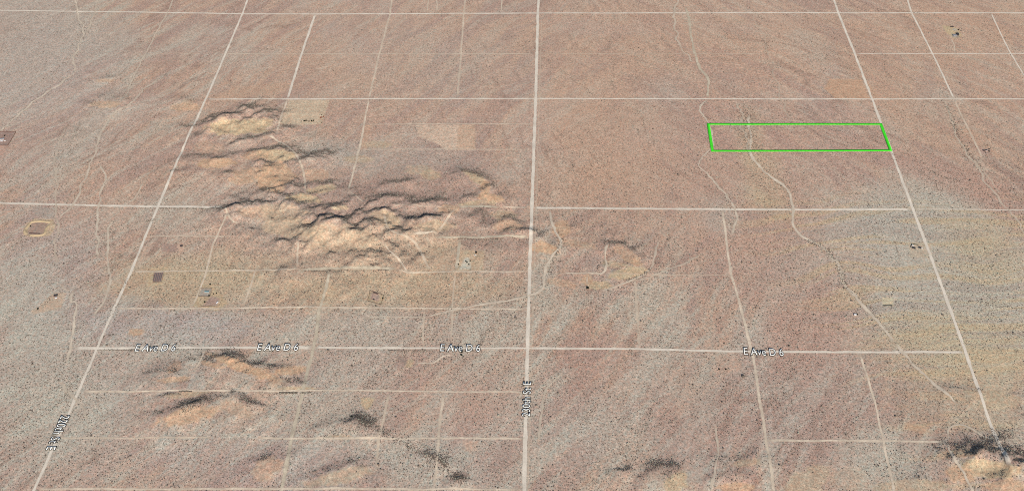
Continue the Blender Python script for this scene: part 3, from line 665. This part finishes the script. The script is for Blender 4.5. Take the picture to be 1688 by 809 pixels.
# shrub lined rills
for pix in [[(1462,250),(1500,268),(1560,298),(1610,318)],[(1475,262),(1530,290),(1590,322)],[(1228,5),(1290,58),(1360,92),(1420,128)],[(1240,25),(1262,70),(1268,120),(1285,170),(1310,200),(1400,222),(1462,238)],
            [(1300,205),(1340,222),(1420,236)],[(1150,0),(1180,30),(1200,70)],[(1330,0),(1420,14),(1500,20),(1560,32)],[(1455,100),(1470,130),(1500,160)],[(1440,80),(1480,110),(1510,140)],
            [(900,100),(940,130),(990,160),(1040,200),(1080,250)],[(1480,255),(1540,282),(1600,310)],[(1470,248),(1530,270),(1600,296),(1640,330)],[(1000,60),(1010,110),(1005,160)],[(1080,30),(1100,80),(1120,120)],[(1050,170),(1060,210),(1090,260)],
            [(720,20),(800,40),(860,75),(878,88)],[(780,100),(800,150),(830,160)],[(130,60),(110,100),(60,140),(0,180)],[(250,60),(200,120),(150,180),(100,260)],
            [(320,80),(290,130),(240,200),(200,280)],[(260,200),(230,260),(210,300)],[(60,270),(40,330),(0,380)],[(130,420),(90,470),(40,560)],[(160,600),(100,660),(30,720)],
            [(230,410),(210,470),(170,540)],[(720,520),(690,560),(650,600),(600,640)],[(830,520),(790,560),(740,640)],[(960,470),(930,540),(900,600)],[(1100,470),(1060,540),(1010,620),(960,700)],
            [(1180,470),(1140,560),(1090,640),(1050,720)],[(1330,500),(1310,580),(1290,660)],[(1400,600),(1390,680),(1400,760)],[(1500,640),(1480,700),(1500,780),(1530,809)],
            [(1560,560),(1620,575),(1688,580)],[(1540,480),(1620,500),(1688,510)],[(1580,620),(1640,640),(1688,660)],[(1380,440),(1440,470),(1520,490)]]:
    P_ = [S(*p)[:2] for p in pix]; Q_, t_ = resample(smooth_path(P_), 1.0)
    m_ = int(len(Q_)/3.2); off = (vn(np.arange(len(Q_))/60., np.zeros(len(Q_)), int(pix[0][0]))-.5)*30
    i_ = RNG.integers(0, len(Q_), m_); i_ = i_[vn(i_/90., i_*0., int(pix[0][1])+3) > .28]; m_ = len(i_)
    p_ = Q_[i_]+np.c_[off[i_], off[i_]*.4]+RNG.normal(0, 5, (m_, 2)); ex.append(p_[:, 0]); ey.append(p_[:, 1]); er.append(RNG.uniform(1.0, 2.0, m_))
# extra shrubs added on the north facing slopes to darken them like shade
tx, ty = np.meshgrid(np.arange(GX0+300, GX1-300, 3.8), np.arange(GY0+300, GY1-300, 3.8))
tx = (tx+(RNG.random(tx.shape)-.5)*6).ravel(); ty = (ty+(RNG.random(ty.shape)-.5)*6).ravel()
k = RNG.random(len(tx)) < sst(samp(gN, tx, ty), .05, .28)*np.clip(.8+.9*fbm(tx, ty, 70, 640, 3), 0, 1)
tx = tx[k]; ty = ty[k]; k = in_view(tx, ty); tx = tx[k]; ty = ty[k]; print('slope shrubs', len(tx))
ex.append(tx); ey.append(ty); er.append(RNG.uniform(1.4, 2.6, len(tx)))
sx = np.concatenate([sx]+ex); sy = np.concatenate([sy]+ey); sr = np.concatenate([sr]+er)
ri = np.clip(((sx-GX0)/RST).round().astype(int), 0, rw-1); rj = np.clip(((sy-GY0)/RST).round().astype(int), 0, rh-1)
n = len(sx); print('shrubs', n)
sz = Z(sx, sy)
ph = RNG.uniform(0, 6.28, n); hgt = sr*RNG.uniform(.55, .95, n)
m5 = 5; V = np.empty((n, 2*m5+1, 3), np.float32)
for kx in range(m5):
    a = ph+kx*2*math.pi/m5
    r0 = sr*RNG.uniform(.65, 1.15, n); r1 = sr*RNG.uniform(.45, .85, n)
    V[:, kx] = np.c_[sx+np.cos(a)*r0, sy+np.sin(a)*r0, sz-.25]
    V[:, m5+kx] = np.c_[sx+np.cos(a+.5)*r1, sy+np.sin(a+.5)*r1, sz+hgt*RNG.uniform(.6, 1, n)]
V[:, 2*m5] = np.c_[sx, sy, sz+hgt*1.05]
tri = []
for kx in range(m5):
    j = (kx+1) % m5
    tri += [(kx, j, m5+kx), (j, m5+j, m5+kx), (m5+kx, m5+j, 2*m5)]
tri = np.array(tri, np.int32)
Fq = (np.arange(n, dtype=np.int64)[:, None, None]*(2*m5+1)+tri[None]).reshape(-1, 3)
mi = RNG.choice([0, 1, 2], n, p=[.5, .35, .15]); mi = np.repeat(mi, len(tri))
sm = [mat_plain('creosote_foliage', (.145, .12, .096), .35, .4), mat_plain('dry_brown_foliage', (.15, .118, .092), .35, .4), mat_plain('pale_sage_foliage', (.30, .30, .235), .3, .4)]
me = mesh_np('desert_shrubs', V.reshape(-1, 3), Fq, sm, per=3, midx=mi)
link('desert_shrubs', me, kind='stuff', label='small dark creosote and sage shrubs scattered over the whole desert floor', category='shrubs')

# ------------------------------------------------------------------ small builders for the things people left here
class MB:
    def __init__(s): s.v = []; s.f = []
    def box(s, x0, x1, y0, y1, z0, z1):
        b_ = len(s.v)
        s.v += [(x, y, z) for z in (z0, z1) for x, y in ((x0, y0), (x1, y0), (x1, y1), (x0, y1))]
        s.f += [tuple(b_+i for i in q) for q in ((3,2,1,0),(4,5,6,7),(0,1,5,4),(1,2,6,5),(2,3,7,6),(3,0,4,7))]
    def prism(s, prof, y0, y1):        # profile in x,z swept along y
        b_ = len(s.v); n = len(prof)
        s.v += [(x, y0, z) for x, z in prof]+[(x, y1, z) for x, z in prof]
        s.f += [tuple(b_+i for i in range(n)), tuple(b_+n+i for i in reversed(range(n)))]
        for i in range(n):
            j = (i+1) % n; s.f.append((b_+j, b_+i, b_+n+i, b_+n+j))
    def cyl(s, x, y, z0, z1, r0, r1, n=10):
        b_ = len(s.v)
        for z, r in ((z0, r0), (z1, r1)): s.v += [(x+r*math.cos(2*math.pi*i/n), y+r*math.sin(2*math.pi*i/n), z) for i in range(n)]
        for i in range(n):
            j = (i+1) % n; s.f.append((b_+i, b_+j, b_+n+j, b_+n+i))
        s.f.append(tuple(b_+n+i for i in range(n))); s.f.append(tuple(b_+i for i in reversed(range(n))))
    def tube(s, pts, r, n=6):
        b_ = len(s.v)
        for k, p in enumerate(pts):
            a = Vector(pts[max(0, k-1)]); c_ = Vector(pts[min(len(pts)-1, k+1)]); d = (c_-a).normalized()
            u = d.orthogonal().normalized(); w_ = d.cross(u); rr = r[k] if isinstance(r, (list, tuple)) else r
            s.v += [tuple(Vector(p)+u*rr*math.cos(2*math.pi*i/n)+w_*rr*math.sin(2*math.pi*i/n)) for i in range(n)]
        for k in range(len(pts)-1):
            for i in range(n):
                j = (i+1) % n; s.f.append((b_+k*n+i, b_+k*n+j, b_+(k+1)*n+j, b_+(k+1)*n+i))
    def build(s, name, mat, parent=None, **pr):
        me = bpy.data.meshes.new(name); me.from_pydata(s.v, [], s.f); me.materials.append(mat); me.update()
        return link(name, me, parent, **pr)
def thing(name, px, py, rot, label, cat, group=None):
    x, y, z = S(px, py)
    o = bpy.data.objects.new(name, None); COL.objects.link(o); o.location = (x, y, z-.1); o.rotation_euler = (0, 0, R(rot))
    o['label'] = label; o['category'] = cat
    if group: o['group'] = group
    return o
WHITE = mat_plain('white_siding', (.74, .73, .70), .08, .5); BEIGE = mat_plain('beige_siding', (.5, .44, .36), .1, .5)
GROOF = mat_plain('grey_roof', (.26, .27, .29), .15, .6); DROOF = mat_plain('dark_roof', (.045, .045, .05), .3, .6); PROOF = mat_plain('pale_metal_roof', (.68, .69, .70), .1, .4, .5)
TEAL = mat_plain('teal_roof', (.16, .27, .28), .15, .6)
GLASS = mat_plain('window_glass', (.03, .04, .05), .1, 1, .15); DOORM = mat_plain('brown_door', (.16, .09, .05), .2)
RUST = mat_plain('rusty_metal', (.32, .10, .05), .4, .8); WOOD = mat_plain('weathered_wood', (.13, .10, .085), .3, .7); BARK = mat_plain('bark', (.12, .09, .07), .3)
LEAF = mat_plain('dark_tree_foliage', (.022, .028, .018), .4, .6); TYRE = mat_plain('tyre_rubber', (.02, .02, .02), .2); BARNW = mat_plain('brown_wall', (.12, .08, .07), .2)
EARTH = mat_plain('berm_earth', tuple(YSAND*.95), .15, .15)

def house(px, py, rot, L, W, H, wall, roof, label, cat='house', kind='house', rise=1.0):
    t = thing(kind, px, py, rot, label, cat)
    m = MB(); m.box(-L/2, L/2, -W/2, W/2, -1, H)
    m.prism([(0, 0)], 0, 0) if False else None
    m.build('wall', wall, t)
    r = MB(); e = .4
    # two pitches as thick slabs meeting at the ridge
    for s in (-1, 1):
        b_ = len(r.v)
        y0, y1 = s*(W/2+e), 0
        z0, z1 = H-.05, H+rise
        for zoff in (0, .18):
            r.v += [(-L/2-e, y0, z0+zoff), (L/2+e, y0, z0+zoff), (L/2+e, y1, z1+zoff), (-L/2-e, y1, z1+zoff)]
        q = [(3,2,1,0),(4,5,6,7),(0,1,5,4),(1,2,6,5),(2,3,7,6),(3,0,4,7)]
        r.f += [tuple(b_+i for i in (f if s < 0 else f[::-1])) for f in q]
    b_ = len(r.v)
    for x in (-L/2+.02, L/2-.02):       # gable ends
        b_ = len(r.v); r.v += [(x, -W/2, H-.02), (x, W/2, H-.02), (x, 0, H+rise-.02)]; r.f.append((b_, b_+1, b_+2))
    rf = r.build('roof', roof, t)
    for x in np.arange(-L/2+2, L/2-1, 3.4):
        if abs(x) < 1.4: continue
        w_ = MB(); w_.box(x-.6, x+.6, -W/2-.06, -W/2+.02, 1.0, 2.0); w_.build('window', GLASS, t)
        w_ = MB(); w_.box(x-.6, x+.6, W/2-.02, W/2+.06, 1.0, 2.0); w_.build('window', GLASS, t)
    d = MB(); d.box(-.5, .5, -W/2-.08, -W/2+.02, .1, 2.1); do = d.build('door', DOORM, t)
    h = MB(); h.box(.3, .38, -W/2-.16, -W/2-.08, 1.0, 1.1); h.build('handle', PROOF, do)
    return t
def tree(px, py, r, h, label, group=None, seed=0):
    rnd = random.Random(seed+int(px*10+py))
    t = thing('tree', px, py, rnd.uniform(0, 360), label, 'tree', group)
    m = MB(); m.tube([(0,0,-.5),(.1*r,0,h*.25),(0,.1*r,h*.6)], [.09*r+.1, .06*r+.08, .04])
    for k in range(5):
        a = k*1.26; m.tube([(0, 0, h*.2), (math.cos(a)*r*.3, math.sin(a)*r*.3, h*.45), (math.cos(a)*r*.6, math.sin(a)*r*.6, h*.65)], [.05*r+.05, .04*r, .03])
    m.build('trunk', BARK, t)
    V = []; Fc = []
    cl = [(rnd.gauss(0, .42)*r, rnd.gauss(0, .42)*r, h*(.35+.5*rnd.random()), r*rnd.uniform(.3, .5)) for _ in range(11)]
    for cx, cy, cz, cr in cl:
        for _ in range(70):
            d = Vector((rnd.gauss(0,1), rnd.gauss(0,1), rnd.gauss(0,.8))).normalized()*cr*rnd.uniform(.6, 1.1)
            p = Vector((cx, cy, cz))+d; s_ = rnd.uniform(.3, .7)
            u = Vector((rnd.gauss(0,1), rnd.gauss(0,1), rnd.gauss(0,1))).normalized()*s_; v = u.orthogonal().normalized()*s_
            b_ = len(V); V += [tuple(p-u), tuple(p+v), tuple(p+u), tuple(p-v)]; Fc.append((b_, b_+1, b_+2, b_+3))
    m = MB(); m.v = V; m.f = Fc; m.build('crown', LEAF, t)
    return t
def fence(pix, label, hgt=1.8, mat=None, gap=9.0, closed=True):
    P = [S(*p)[:2] for p in pix]
    if closed: P.append(P[0])
    Q, t_ = resample(P, 4.0)
    x0, y0 = Q[0]; z0 = float(Z(x0, y0))
    t = bpy.data.objects.new('fence', None); COL.objects.link(t); t.location = (x0, y0, z0)
    t['label'] = label; t['category'] = 'fence'
    m = MB()
    for a, b_ in zip(Q[:-1], Q[1:]):
        za, zb = float(Z(*a)), float(Z(*b_)); d = b_-a; d = d/np.hypot(*d)*.06; nn = np.array([-d[1], d[0]])
        bb = len(m.v)
        for zz0, zz1 in ((-.1, hgt),):
            for s in (1, -1):
                m.v += [(a[0]-x0+nn[0]*s, a[1]-y0+nn[1]*s, za-z0+zz0), (b_[0]-x0+nn[0]*s, b_[1]-y0+nn[1]*s, zb-z0+zz0),
                        (b_[0]-x0+nn[0]*s, b_[1]-y0+nn[1]*s, zb-z0+zz1), (a[0]-x0+nn[0]*s, a[1]-y0+nn[1]*s, za-z0+zz1)]
            m.f += [(bb, bb+1, bb+2, bb+3), (bb+7, bb+6, bb+5, bb+4), (bb+3, bb+2, bb+6, bb+7), (bb, bb+3, bb+7, bb+4), (bb+1, bb+5, bb+6, bb+2)]
    m.build('boards', mat or WOOD, t)
    T_, tt = resample(P, gap)
    pm = MB(); pm.box(-.12, .12, -.12, .12, -.5, hgt+.25)
    first = None
    for p in T_[:-1 if closed else None][:100]:
        if first is None: first = pm.build('post', mat or WOOD, t); o = first
        else: o = first.copy(); COL.objects.link(o); o.parent = t
        o.location = (p[0]-x0, p[1]-y0, float(Z(p[0], p[1]))-z0)
    return t
def berm(pix, wd, h, label, mat=EARTH, closed=False):
    P = [S(*p)[:2] for p in pix]
    if closed: P.append(P[0])
    Q, t_ = resample(smooth_path(P, 2), 3.0)
    T_ = np.gradient(Q, axis=0); T_ /= np.hypot(T_[:, 0], T_[:, 1])[:, None]; Nn = np.c_[-T_[:, 1], T_[:, 0]]
    V = []; n = len(Q)
    hh = h*(.8+.4*vn(t_/12, t_*0, 5))*np.clip(np.minimum(t_, t_[-1]-t_)/8, .1, 1) if not closed else h*(.8+.4*vn(t_/12, t_*0, 5))
    for u, f in ((-1, -.15), (-.45, .7), (-.12, 1), (.12, 1), (.45, .7), (1, -.15)):
        XY = Q+Nn*(wd*.5*u*(1+.2*(vn(t_/9, t_*0+u, 8)-.5)))[:, None]; V.append(np.c_[XY, Z(XY[:, 0], XY[:, 1])+(hh*f if f > 0 else f)])
    V = np.stack(V, 1).reshape(-1, 3); ii = np.arange(n*6).reshape(n, 6)
    Fq = np.stack([ii[:-1, :-1], ii[:-1, 1:], ii[1:, 1:], ii[1:, :-1]], -1).reshape(-1, 4)[:, ::-1]
    o0 = V[0].copy(); me = mesh_np('earth_berm', V-o0, Fq, [mat], smooth=True)
    o = link('earth_berm', me, label=label, category='berm'); o.location = o0
    return o
_carp = {}
def car(px, py, rot, paint_, label, group=None):
    if 'p' not in _carp: _carp['p'] = 1
    t = thing('parked_car', px, py, rot, label, 'car', group)
    m = MB(); prof = [(-2.3,.45),(2.3,.45),(2.35,.9),(1.2,1.0),(.6,1.5),(-1.1,1.52),(-1.8,1.05),(-2.35,.95)]
    m.prism(prof[::-1], -.88, .88); m.build('body', paint_, t)
    g = MB(); g.prism([(1.12,1.03),(.58,1.47),(-1.08,1.49),(-1.7,1.07)], -.9, .9); g.build('window', GLASS, t)
    for x in (-1.45, 1.4):
        for y in (-.8, .8):
            wm = MB(); n_ = 12; b_ = 0
            for yy in (y-.12, y+.12): wm.v += [(x+.33*math.cos(6.283*i/n_), yy, .33+.33*math.sin(6.283*i/n_)) for i in range(n_)]
            wm.f = [tuple(range(n_)), tuple(reversed(range(n_, 2*n_)))]+[(i, n_+i, n_+(i+1) % n_, (i+1) % n_) for i in range(n_)]
            wm.build('wheel', TYRE, t)
    return t
def trailer(px, py, rot, L, label, mat):
    t = thing('travel_trailer', px, py, rot, label, 'trailer')
    m = MB(); m.prism([(-L/2,.6),(L/2,.6),(L/2+.3,1.4),(L/2,2.9),(-L/2,2.9)][::-1], -1.25, 1.25); m.build('body', mat, t)
    w_ = MB(); w_.box(-L/2+.8, -L/2+2, -1.3, -1.24, 1.5, 2.2); w_.build('window', GLASS, t)
    w_ = MB(); w_.box(L/2-2, L/2-.9, -1.3, -1.24, 1.5, 2.2); w_.build('window', GLASS, t)
    d = MB(); d.box(-.4, .4, -1.31, -1.24, .7, 2.5); d.build('door', DOORM, t)
    for y in (-1, 1):
        c_ = MB(); c_.box(-.5, .5, y*1.1-.12, y*1.1+.12, 0, .7); c_.build('wheel', TYRE, t)
    h = MB(); h.box(L/2+.2, L/2+1.4, -.08, .08, .55, .68); h.build('hitch', RUST, t)
    return t

# homestead
house(341, 481, 0, 17, 7.5, 2.9, WHITE, TEAL, 'long pale mobile home with a teal grey roof in the homestead clearing', 'mobile home', 'mobile_home')
house(358, 499, 60, 9, 4.5, 2.6, WHITE, PROOF, 'small white shed at the east corner of the homestead yard', 'shed', 'shed')
fence([(330,474.5),(349,474.5),(346,488),(327,488)], 'dark fence round the grey homestead pen')
fence([(331,504.5),(361,504),(366,494)], 'low dark fence along the south side of the homestead yard', closed=False)
for i, (x, y, r) in enumerate([(345,488,3.6),(338,498,3.6),(346.5,469,2.6),(357,483.5,2.4),(352,484.5,2.6)]):
    tree(x, y, r, r*1.25, ['dark tree beside the mobile home, south east corner of the pen','dark tree inside the homestead yard','small dark tree north of the homestead pen',
        'easternmost dark tree east of the mobile home','dark tree between the mobile home and its easternmost tree'][i], 'trees around the homestead')
# west clearing
house(92, 487.2, 12, 14, 8, 3.4, BARNW, DROOF, 'dark roofed barn in the western clearing', 'barn', 'barn', 1.6)
house(92.5, 491, 8, 8, 4, 2.4, WHITE, PROOF, 'small white shed in front of the dark barn', 'shed', 'shed', .6)
tree(62.5, 509, 3.2, 3.6, 'lone dark tree at the west edge of the western clearing')
# fenced lot at the far left
fence([(-30,217.3),(26.5,217.3),(13,240),(-30,240)], 'tall brown fence round the purple grey lot at the left edge', 2.6, mat_plain('brown_fence_boards', (.10,.05,.045), .3))
tree(7.5, 224.5, 4.2, 5, 'dark tree in the fenced lot at the left edge')
house(3.5, 229.5, 10, 20, 9, 3, WHITE, GROOF, 'grey roofed house in the fenced lot at the left edge')
house(3, 233, 0, 10, 5, 2.6, WHITE, PROOF, 'pale roofed shed south of the grey roofed house at the left edge', 'shed', 'shed', .6)
trailer(8, 232.5, 20, 8, 'white travel trailer in the fenced lot at the left edge', WHITE)
# cleared yellow field
for i, (x, y, r) in enumerate([(502,200,4.2),(505,199.6,4.5),(509.5,200.6,3.2),(514,200,4.6),(517,199.6,4.2),(496.5,200.4,2.4)]):
    tree(x, y, r, r*1.1, ['second tree from the west in the row at the foot of the yellow field','third tree from the west in the row at the foot of the yellow field',
        'small fourth tree from the west in the row at the foot of the yellow field','fifth tree from the west in the row at the foot of the yellow field',
        'easternmost tree in the row at the foot of the yellow field','smallest westernmost tree in the row at the foot of the yellow field'][i], 'row of dark trees at the foot of the yellow field')
house(529, 194.5, 75, 12, 5, 2.8, BARNW, RUST, 'rusty roofed shed at the east side of the yellow field', 'shed', 'shed', .7)
house(533, 193, 70, 9, 4, 2.6, BARNW, RUST, 'smaller rusty roofed shed behind the first at the east side of the yellow field', 'shed', 'shed', .6)
car(531, 197.5, 30, RUST, 'rust red car parked in front of the rusty sheds'); tree(530.5, 189.5, 2.6, 3, 'small dark tree north of the rusty sheds')
tree(530.5, 202.5, 2.8, 3, 'small dark tree at the south east corner of the yellow field')
# dark tree clearing
tree(785.3, 417.8, 7, 8.5, 'big dark round tree in the pale clearing west of the middle road')
trailer(783.5, 421, 25, 8, 'white trailer beside the big dark round tree', WHITE)
for i, (x, y) in enumerate([(768,431),(770,433),(775,430),(756,436),(773,436)]):
    tree(x, y, 2.8, 3, ['small green tree north west of the pale yard','small green tree in the middle of the pale yard','small green tree at the north east of the pale yard',
                        'small green tree at the west side of the pale yard by the track','small green tree at the south east of the pale yard'][i], 'small trees round the pale yard')
# middle left
house(299, 405.6, 4, 10, 6.5, 3, BARNW, DROOF, 'lone black roofed hut east of the dark ploughed patch', 'hut', 'hut', .9)
tree(290, 401.5, 2.4, 2.6, 'small tree north west of the black roofed hut')
# pen
fence([(610.5,479),(633,486.5),(628,502),(606,496)], 'dark slanting fence round the pen below the yellow slope', 2.2)
house(616, 493.8, -15, 6, 4, 2.5, BARNW, DROOF, 'dark shed inside the slanting pen', 'shed', 'shed', .5)
tree(619.5, 503.8, 2.6, 3, 'small dark tree just south of the slanting pen')
tree(631, 491.5, 2.8, 3.2, 'dark tree at the east side of the slanting pen'); berm([(614,481.5),(619,483),(623,484.5)], 7, 1.8, 'dark earth bank inside the north side of the slanting pen', BARNW)
# dark garden plot with rows
fence([(254,447.5),(271,447.5),(266.5,464.5),(252,465)], 'thin dark fence round the furrowed plot near the left road', 1.2)
for i in range(5):
    fx = 256+i*2.9
    berm([(fx,449.5),(fx-3.2,463)], 4.2, 1.3, ['westernmost','second from the west','middle','second from the east','easternmost'][i]+' dark earth ridge in the furrowed plot', mat_plain('furrow_earth', (.17,.14,.14), .3, .3))
# pit
berm([(44,386.5),(40,380),(46,372),(51,366.2),(58,365),(67,364.3),(75,365.2),(84,366)], 15, 3.6, 'tan earth berm round the north and west of the pit')
berm([(82,371),(77,375),(75,381),(73,386),(66,387.6),(55,388),(48,387.5)], 14, 3.4, 'tan earth berm round the south and east of the pit')
berm([(48,383.8),(56,384.6),(66,384.8)], 6, 1.6, 'low dark bank inside the pit', BARNW)
tree(50.3, 372.6, 2.6, 2.6, 'small dark bush on the floor of the pit, west side')
# east yards
fence([(1501,407.5),(1503.5,401.8),(1514,404)], 'dark hedge like fence at the north west of the eastern yard', 2.8, LEAF, closed=False)
house(1506.5, 408.8, -20, 11, 8, 3.2, BARNW, DROOF, 'black roofed house in the eastern yard')
house(1516.8, 408.5, -30, 9, 7, 3, BARNW, DROOF, 'black roofed shed east of the black roofed house', 'shed', 'shed', .8)
trailer(1519.5, 409.6, -20, 8, 'white trailer at the east end of the eastern yard', WHITE)
house(1504.5, 405, -20, 6, 4, 2.5, WHITE, PROOF, 'pale shed behind the black roofed house in the eastern yard', 'shed', 'shed', .5)
tree(1508, 409.9, 2.8, 3, 'dark tree in front of the black roofed house')
fence([(1456,503.8),(1471.5,503.8)], 'straight dark fence at the foot of the pale square pad', 3.2, mat_plain('dark_fence', (.04,.04,.035), .2), closed=False)
house(1409.5, 518.6, 0, 9, 5, 2.8, WHITE, PROOF, 'small white roofed hut alone right of the long track', 'hut', 'hut', .7)
tree(1408.3, 517.3, 2.8, 3.2, 'dark tree behind the white hut, west side'); tree(1412.8, 518.2, 2.8, 3.2, 'dark tree behind the white hut, east side')
# lone trees
tree(969, 475.3, 6, 7, 'lone round dark tree below the sandy knoll')
tree(761, 580.5, 4, 4.6, 'dark tree just below the avenue lettering, northern of two'); tree(760.4, 585.3, 3.6, 4, 'dark tree just below the avenue lettering, southern of two')
tree(1185.5, 608, 3, 3.2, 'dark bush west of the lower right track, western of two'); tree(1196.5, 608.5, 2.6, 3, 'dark bush west of the lower right track, eastern of two')
tree(580, 686.5, 3.6, 4, 'dark tree north west of the dark bushes at the bottom')
# far sheds
house(1569.3, 44.6, 0, 14, 8, 3.2, BARNW, DROOF, 'dark roofed shed at the north of the far clearing', 'shed', 'shed', .8)
house(1578.5, 57.2, 80, 22, 12, 3.8, BARNW, DROOF, 'dark roofed barn at the south east of the far clearing', 'barn', 'barn', 1)
house(1574, 59, 0, 18, 14, 3, BEIGE, GROOF, 'wide grey roofed house beside the far dark barn')
tree(1580, 50, 3.4, 3.6, 'tree at the east side of the far clearing'); car(1582, 53.2, 20, mat_plain('orange_paint', (.55,.2,.08), .2), 'orange car parked in the far clearing')
# far right yard
house(1622, 248.6, 0, 8, 6, 3, BARNW, DROOF, 'dark hut at the west of the far right yard', 'hut', 'hut', .7); house(1626.3, 247.8, 20, 9, 5, 2.8, WHITE, DROOF, 'dark roofed white shed in the middle of the far right yard', 'shed', 'shed', .7)
tree(1630, 249.8, 3.4, 3.4, 'dark tree at the east of the far right yard'); tree(1630.5, 246.4, 2.6, 3, 'small dark tree at the north east of the far right yard'); tree(1624.5, 251.4, 2, 2.4, 'small bush south of the huts in the far right yard')
fence([(640,577.8),(697.5,578)], 'long low dark fence along the south side of the avenue', 1.6, closed=False)
fence([(690,593.2),(697,593.4)], 'short dark fence above the curved drive', 1.8, closed=False)

# ------------------------------------------------------------------ green parcel outline laid on the land
gmat = mat_plain('bright_green_line', (.075, .78, .035), .03, .05, .8)
def outline():
    P = [S(*p)[:2] for p in [(1167.5,204.8),(1452,205),(1468,248.2),(1174.5,249)]]
    c0 = np.mean(P, axis=0); wd = 13.0
    V = []; Fq = []
    n = len(P); inn = []; out = []
    for k in range(n):
        a, b_, c_ = np.array(P[k-1]), np.array(P[k]), np.array(P[(k+1) % n])
        d1 = (b_-a)/np.hypot(*(b_-a)); d2 = (c_-b_)/np.hypot(*(c_-b_))
        n1 = np.array([-d1[1], d1[0]]); n2 = np.array([-d2[1], d2[0]]); mm = (n1+n2); mm = mm/np.dot(mm, mm)*2
        inn.append(b_+mm*wd*.5); out.append(b_-mm*wd*.5)
    for k in range(n):
        L_ = np.hypot(*(np.array(P[(k+1) % n])-P[k])); m_ = int(L_/6)
        for s in range(m_):
            t0, t1 = s/m_, (s+1)/m_; b_ = len(V)
            for A_, t_ in ((inn, t0), (out, t0), (out, t1), (inn, t1)):
                p = A_[k]*(1-t_)+A_[(k+1) % n]*t_; V.append((p[0], p[1], float(Z(p[0], p[1]))+1.6))
            Fq.append((b_, b_+3, b_+2, b_+1))
    V = np.array(V); o0 = np.array([c0[0], c0[1], 0]); me = mesh_np('parcel_outline', V-o0, np.array(Fq)[:, ::-1], [gmat])
    o = link('parcel_outline', me, label='bright green four sided boundary line laid on the desert beside the right road', category='boundary line'); o.location = o0
    md = o.modifiers.new('thick', 'SOLIDIFY'); md.thickness = .15
outline()

# ------------------------------------------------------------------ road names lettered on the land
TW = mat_plain('cream_lettering', (.86, .86, .80), .02, .05, .8); TK = mat_plain('black_lettering_edge', (.012, .012, .012), .02, .05, .8)
DG = None
def text_mesh(s, off):
    cu = bpy.data.curves.new('t', 'FONT'); cu.body = s; cu.align_x = 'CENTER'; cu.align_y = 'CENTER'; cu.offset = off; cu.resolution_u = 4; cu.fill_mode = 'FRONT'
    o = bpy.data.objects.new('t', cu); COL.objects.link(o); bpy.context.view_layer.update()
    me = bpy.data.meshes.new_from_object(o.evaluated_get(bpy.context.evaluated_depsgraph_get()))
    bpy.data.objects.remove(o); bpy.data.curves.remove(cu)
    return me
def lettering(s, cpx, p0, p1, cap, label, group):
    a = S(*p0); b_ = S(*p1); c_ = S(*cpx)
    d = np.array([b_[0]-a[0], b_[1]-a[1]]); L_ = np.hypot(*d); rot = math.atan2(d[1], d[0])
    t = bpy.data.objects.new('road_name_lettering', None); COL.objects.link(t)
    zz = max(float(Z(c_[0]+math.cos(rot)*u*L_/2, c_[1]+math.sin(rot)*u*L_/2)) for u in np.linspace(-1, 1, 21))
    t.location = (c_[0], c_[1], zz+1.0); t.rotation_euler = (0, 0, rot)
    t['label'] = label; t['category'] = 'road lettering'; t['group'] = group
    base = None
    for nm, off, m, dz, th in (('letters', .002, TW, .5, .12), ('letter_edge', .058, TK, .0, .12)):
        me = text_mesh(s, off); co = np.empty(len(me.vertices)*3, np.float32); me.vertices.foreach_get('co', co); co = co.reshape(-1, 3)
        if base is None: base = (co.min(0), co.max(0))
        ctr = (base[0]+base[1])/2; ext = base[1]-base[0]
        co = (co-ctr)*np.array([L_/ext[0], cap/ext[1], 1]); co[:, 2] = dz
        me.vertices.foreach_set('co', co.astype(np.float32).ravel()); me.materials.clear(); me.materials.append(m); me.update()
        me.name = nm; o = link(nm, me, t); md = o.modifiers.new('thick', 'SOLIDIFY'); md.thickness = th; md.offset = -1
AV = 'names lettered along the avenue'; ST = 'names lettered along the two lettered streets'
lettering('E Ave D 6', (257,573), (224,573.5), (290,573), 36, 'westernmost cream E Ave D 6 lettering, slanting, near the left road', AV)
lettering('E Ave D 6', (458.5,572), (425,572.3), (492,572), 36, 'cream E Ave D 6 lettering above the sandy mounds, second from the west', AV)
lettering('E Ave D 6', (759,573.2), (726.5,573), (792,573.4), 36, 'cream E Ave D 6 lettering just west of the middle road', AV)
lettering('E Ave D 6', (1258.5,579.7), (1226,578.5), (1291,580.5), 36, 'easternmost cream E Ave D 6 lettering on the right half', AV)
lettering('230th St E', (868,657), (866.8,686), (869,629), 28, 'cream 230th St E lettering reading upwards on the middle road', ST)
lettering('220th St E', (96,712.5), (108.5,685), (83,741.5), 32, 'cream 220th St E lettering reading downwards on the left road', ST)
print('objects', len(bpy.data.objects))
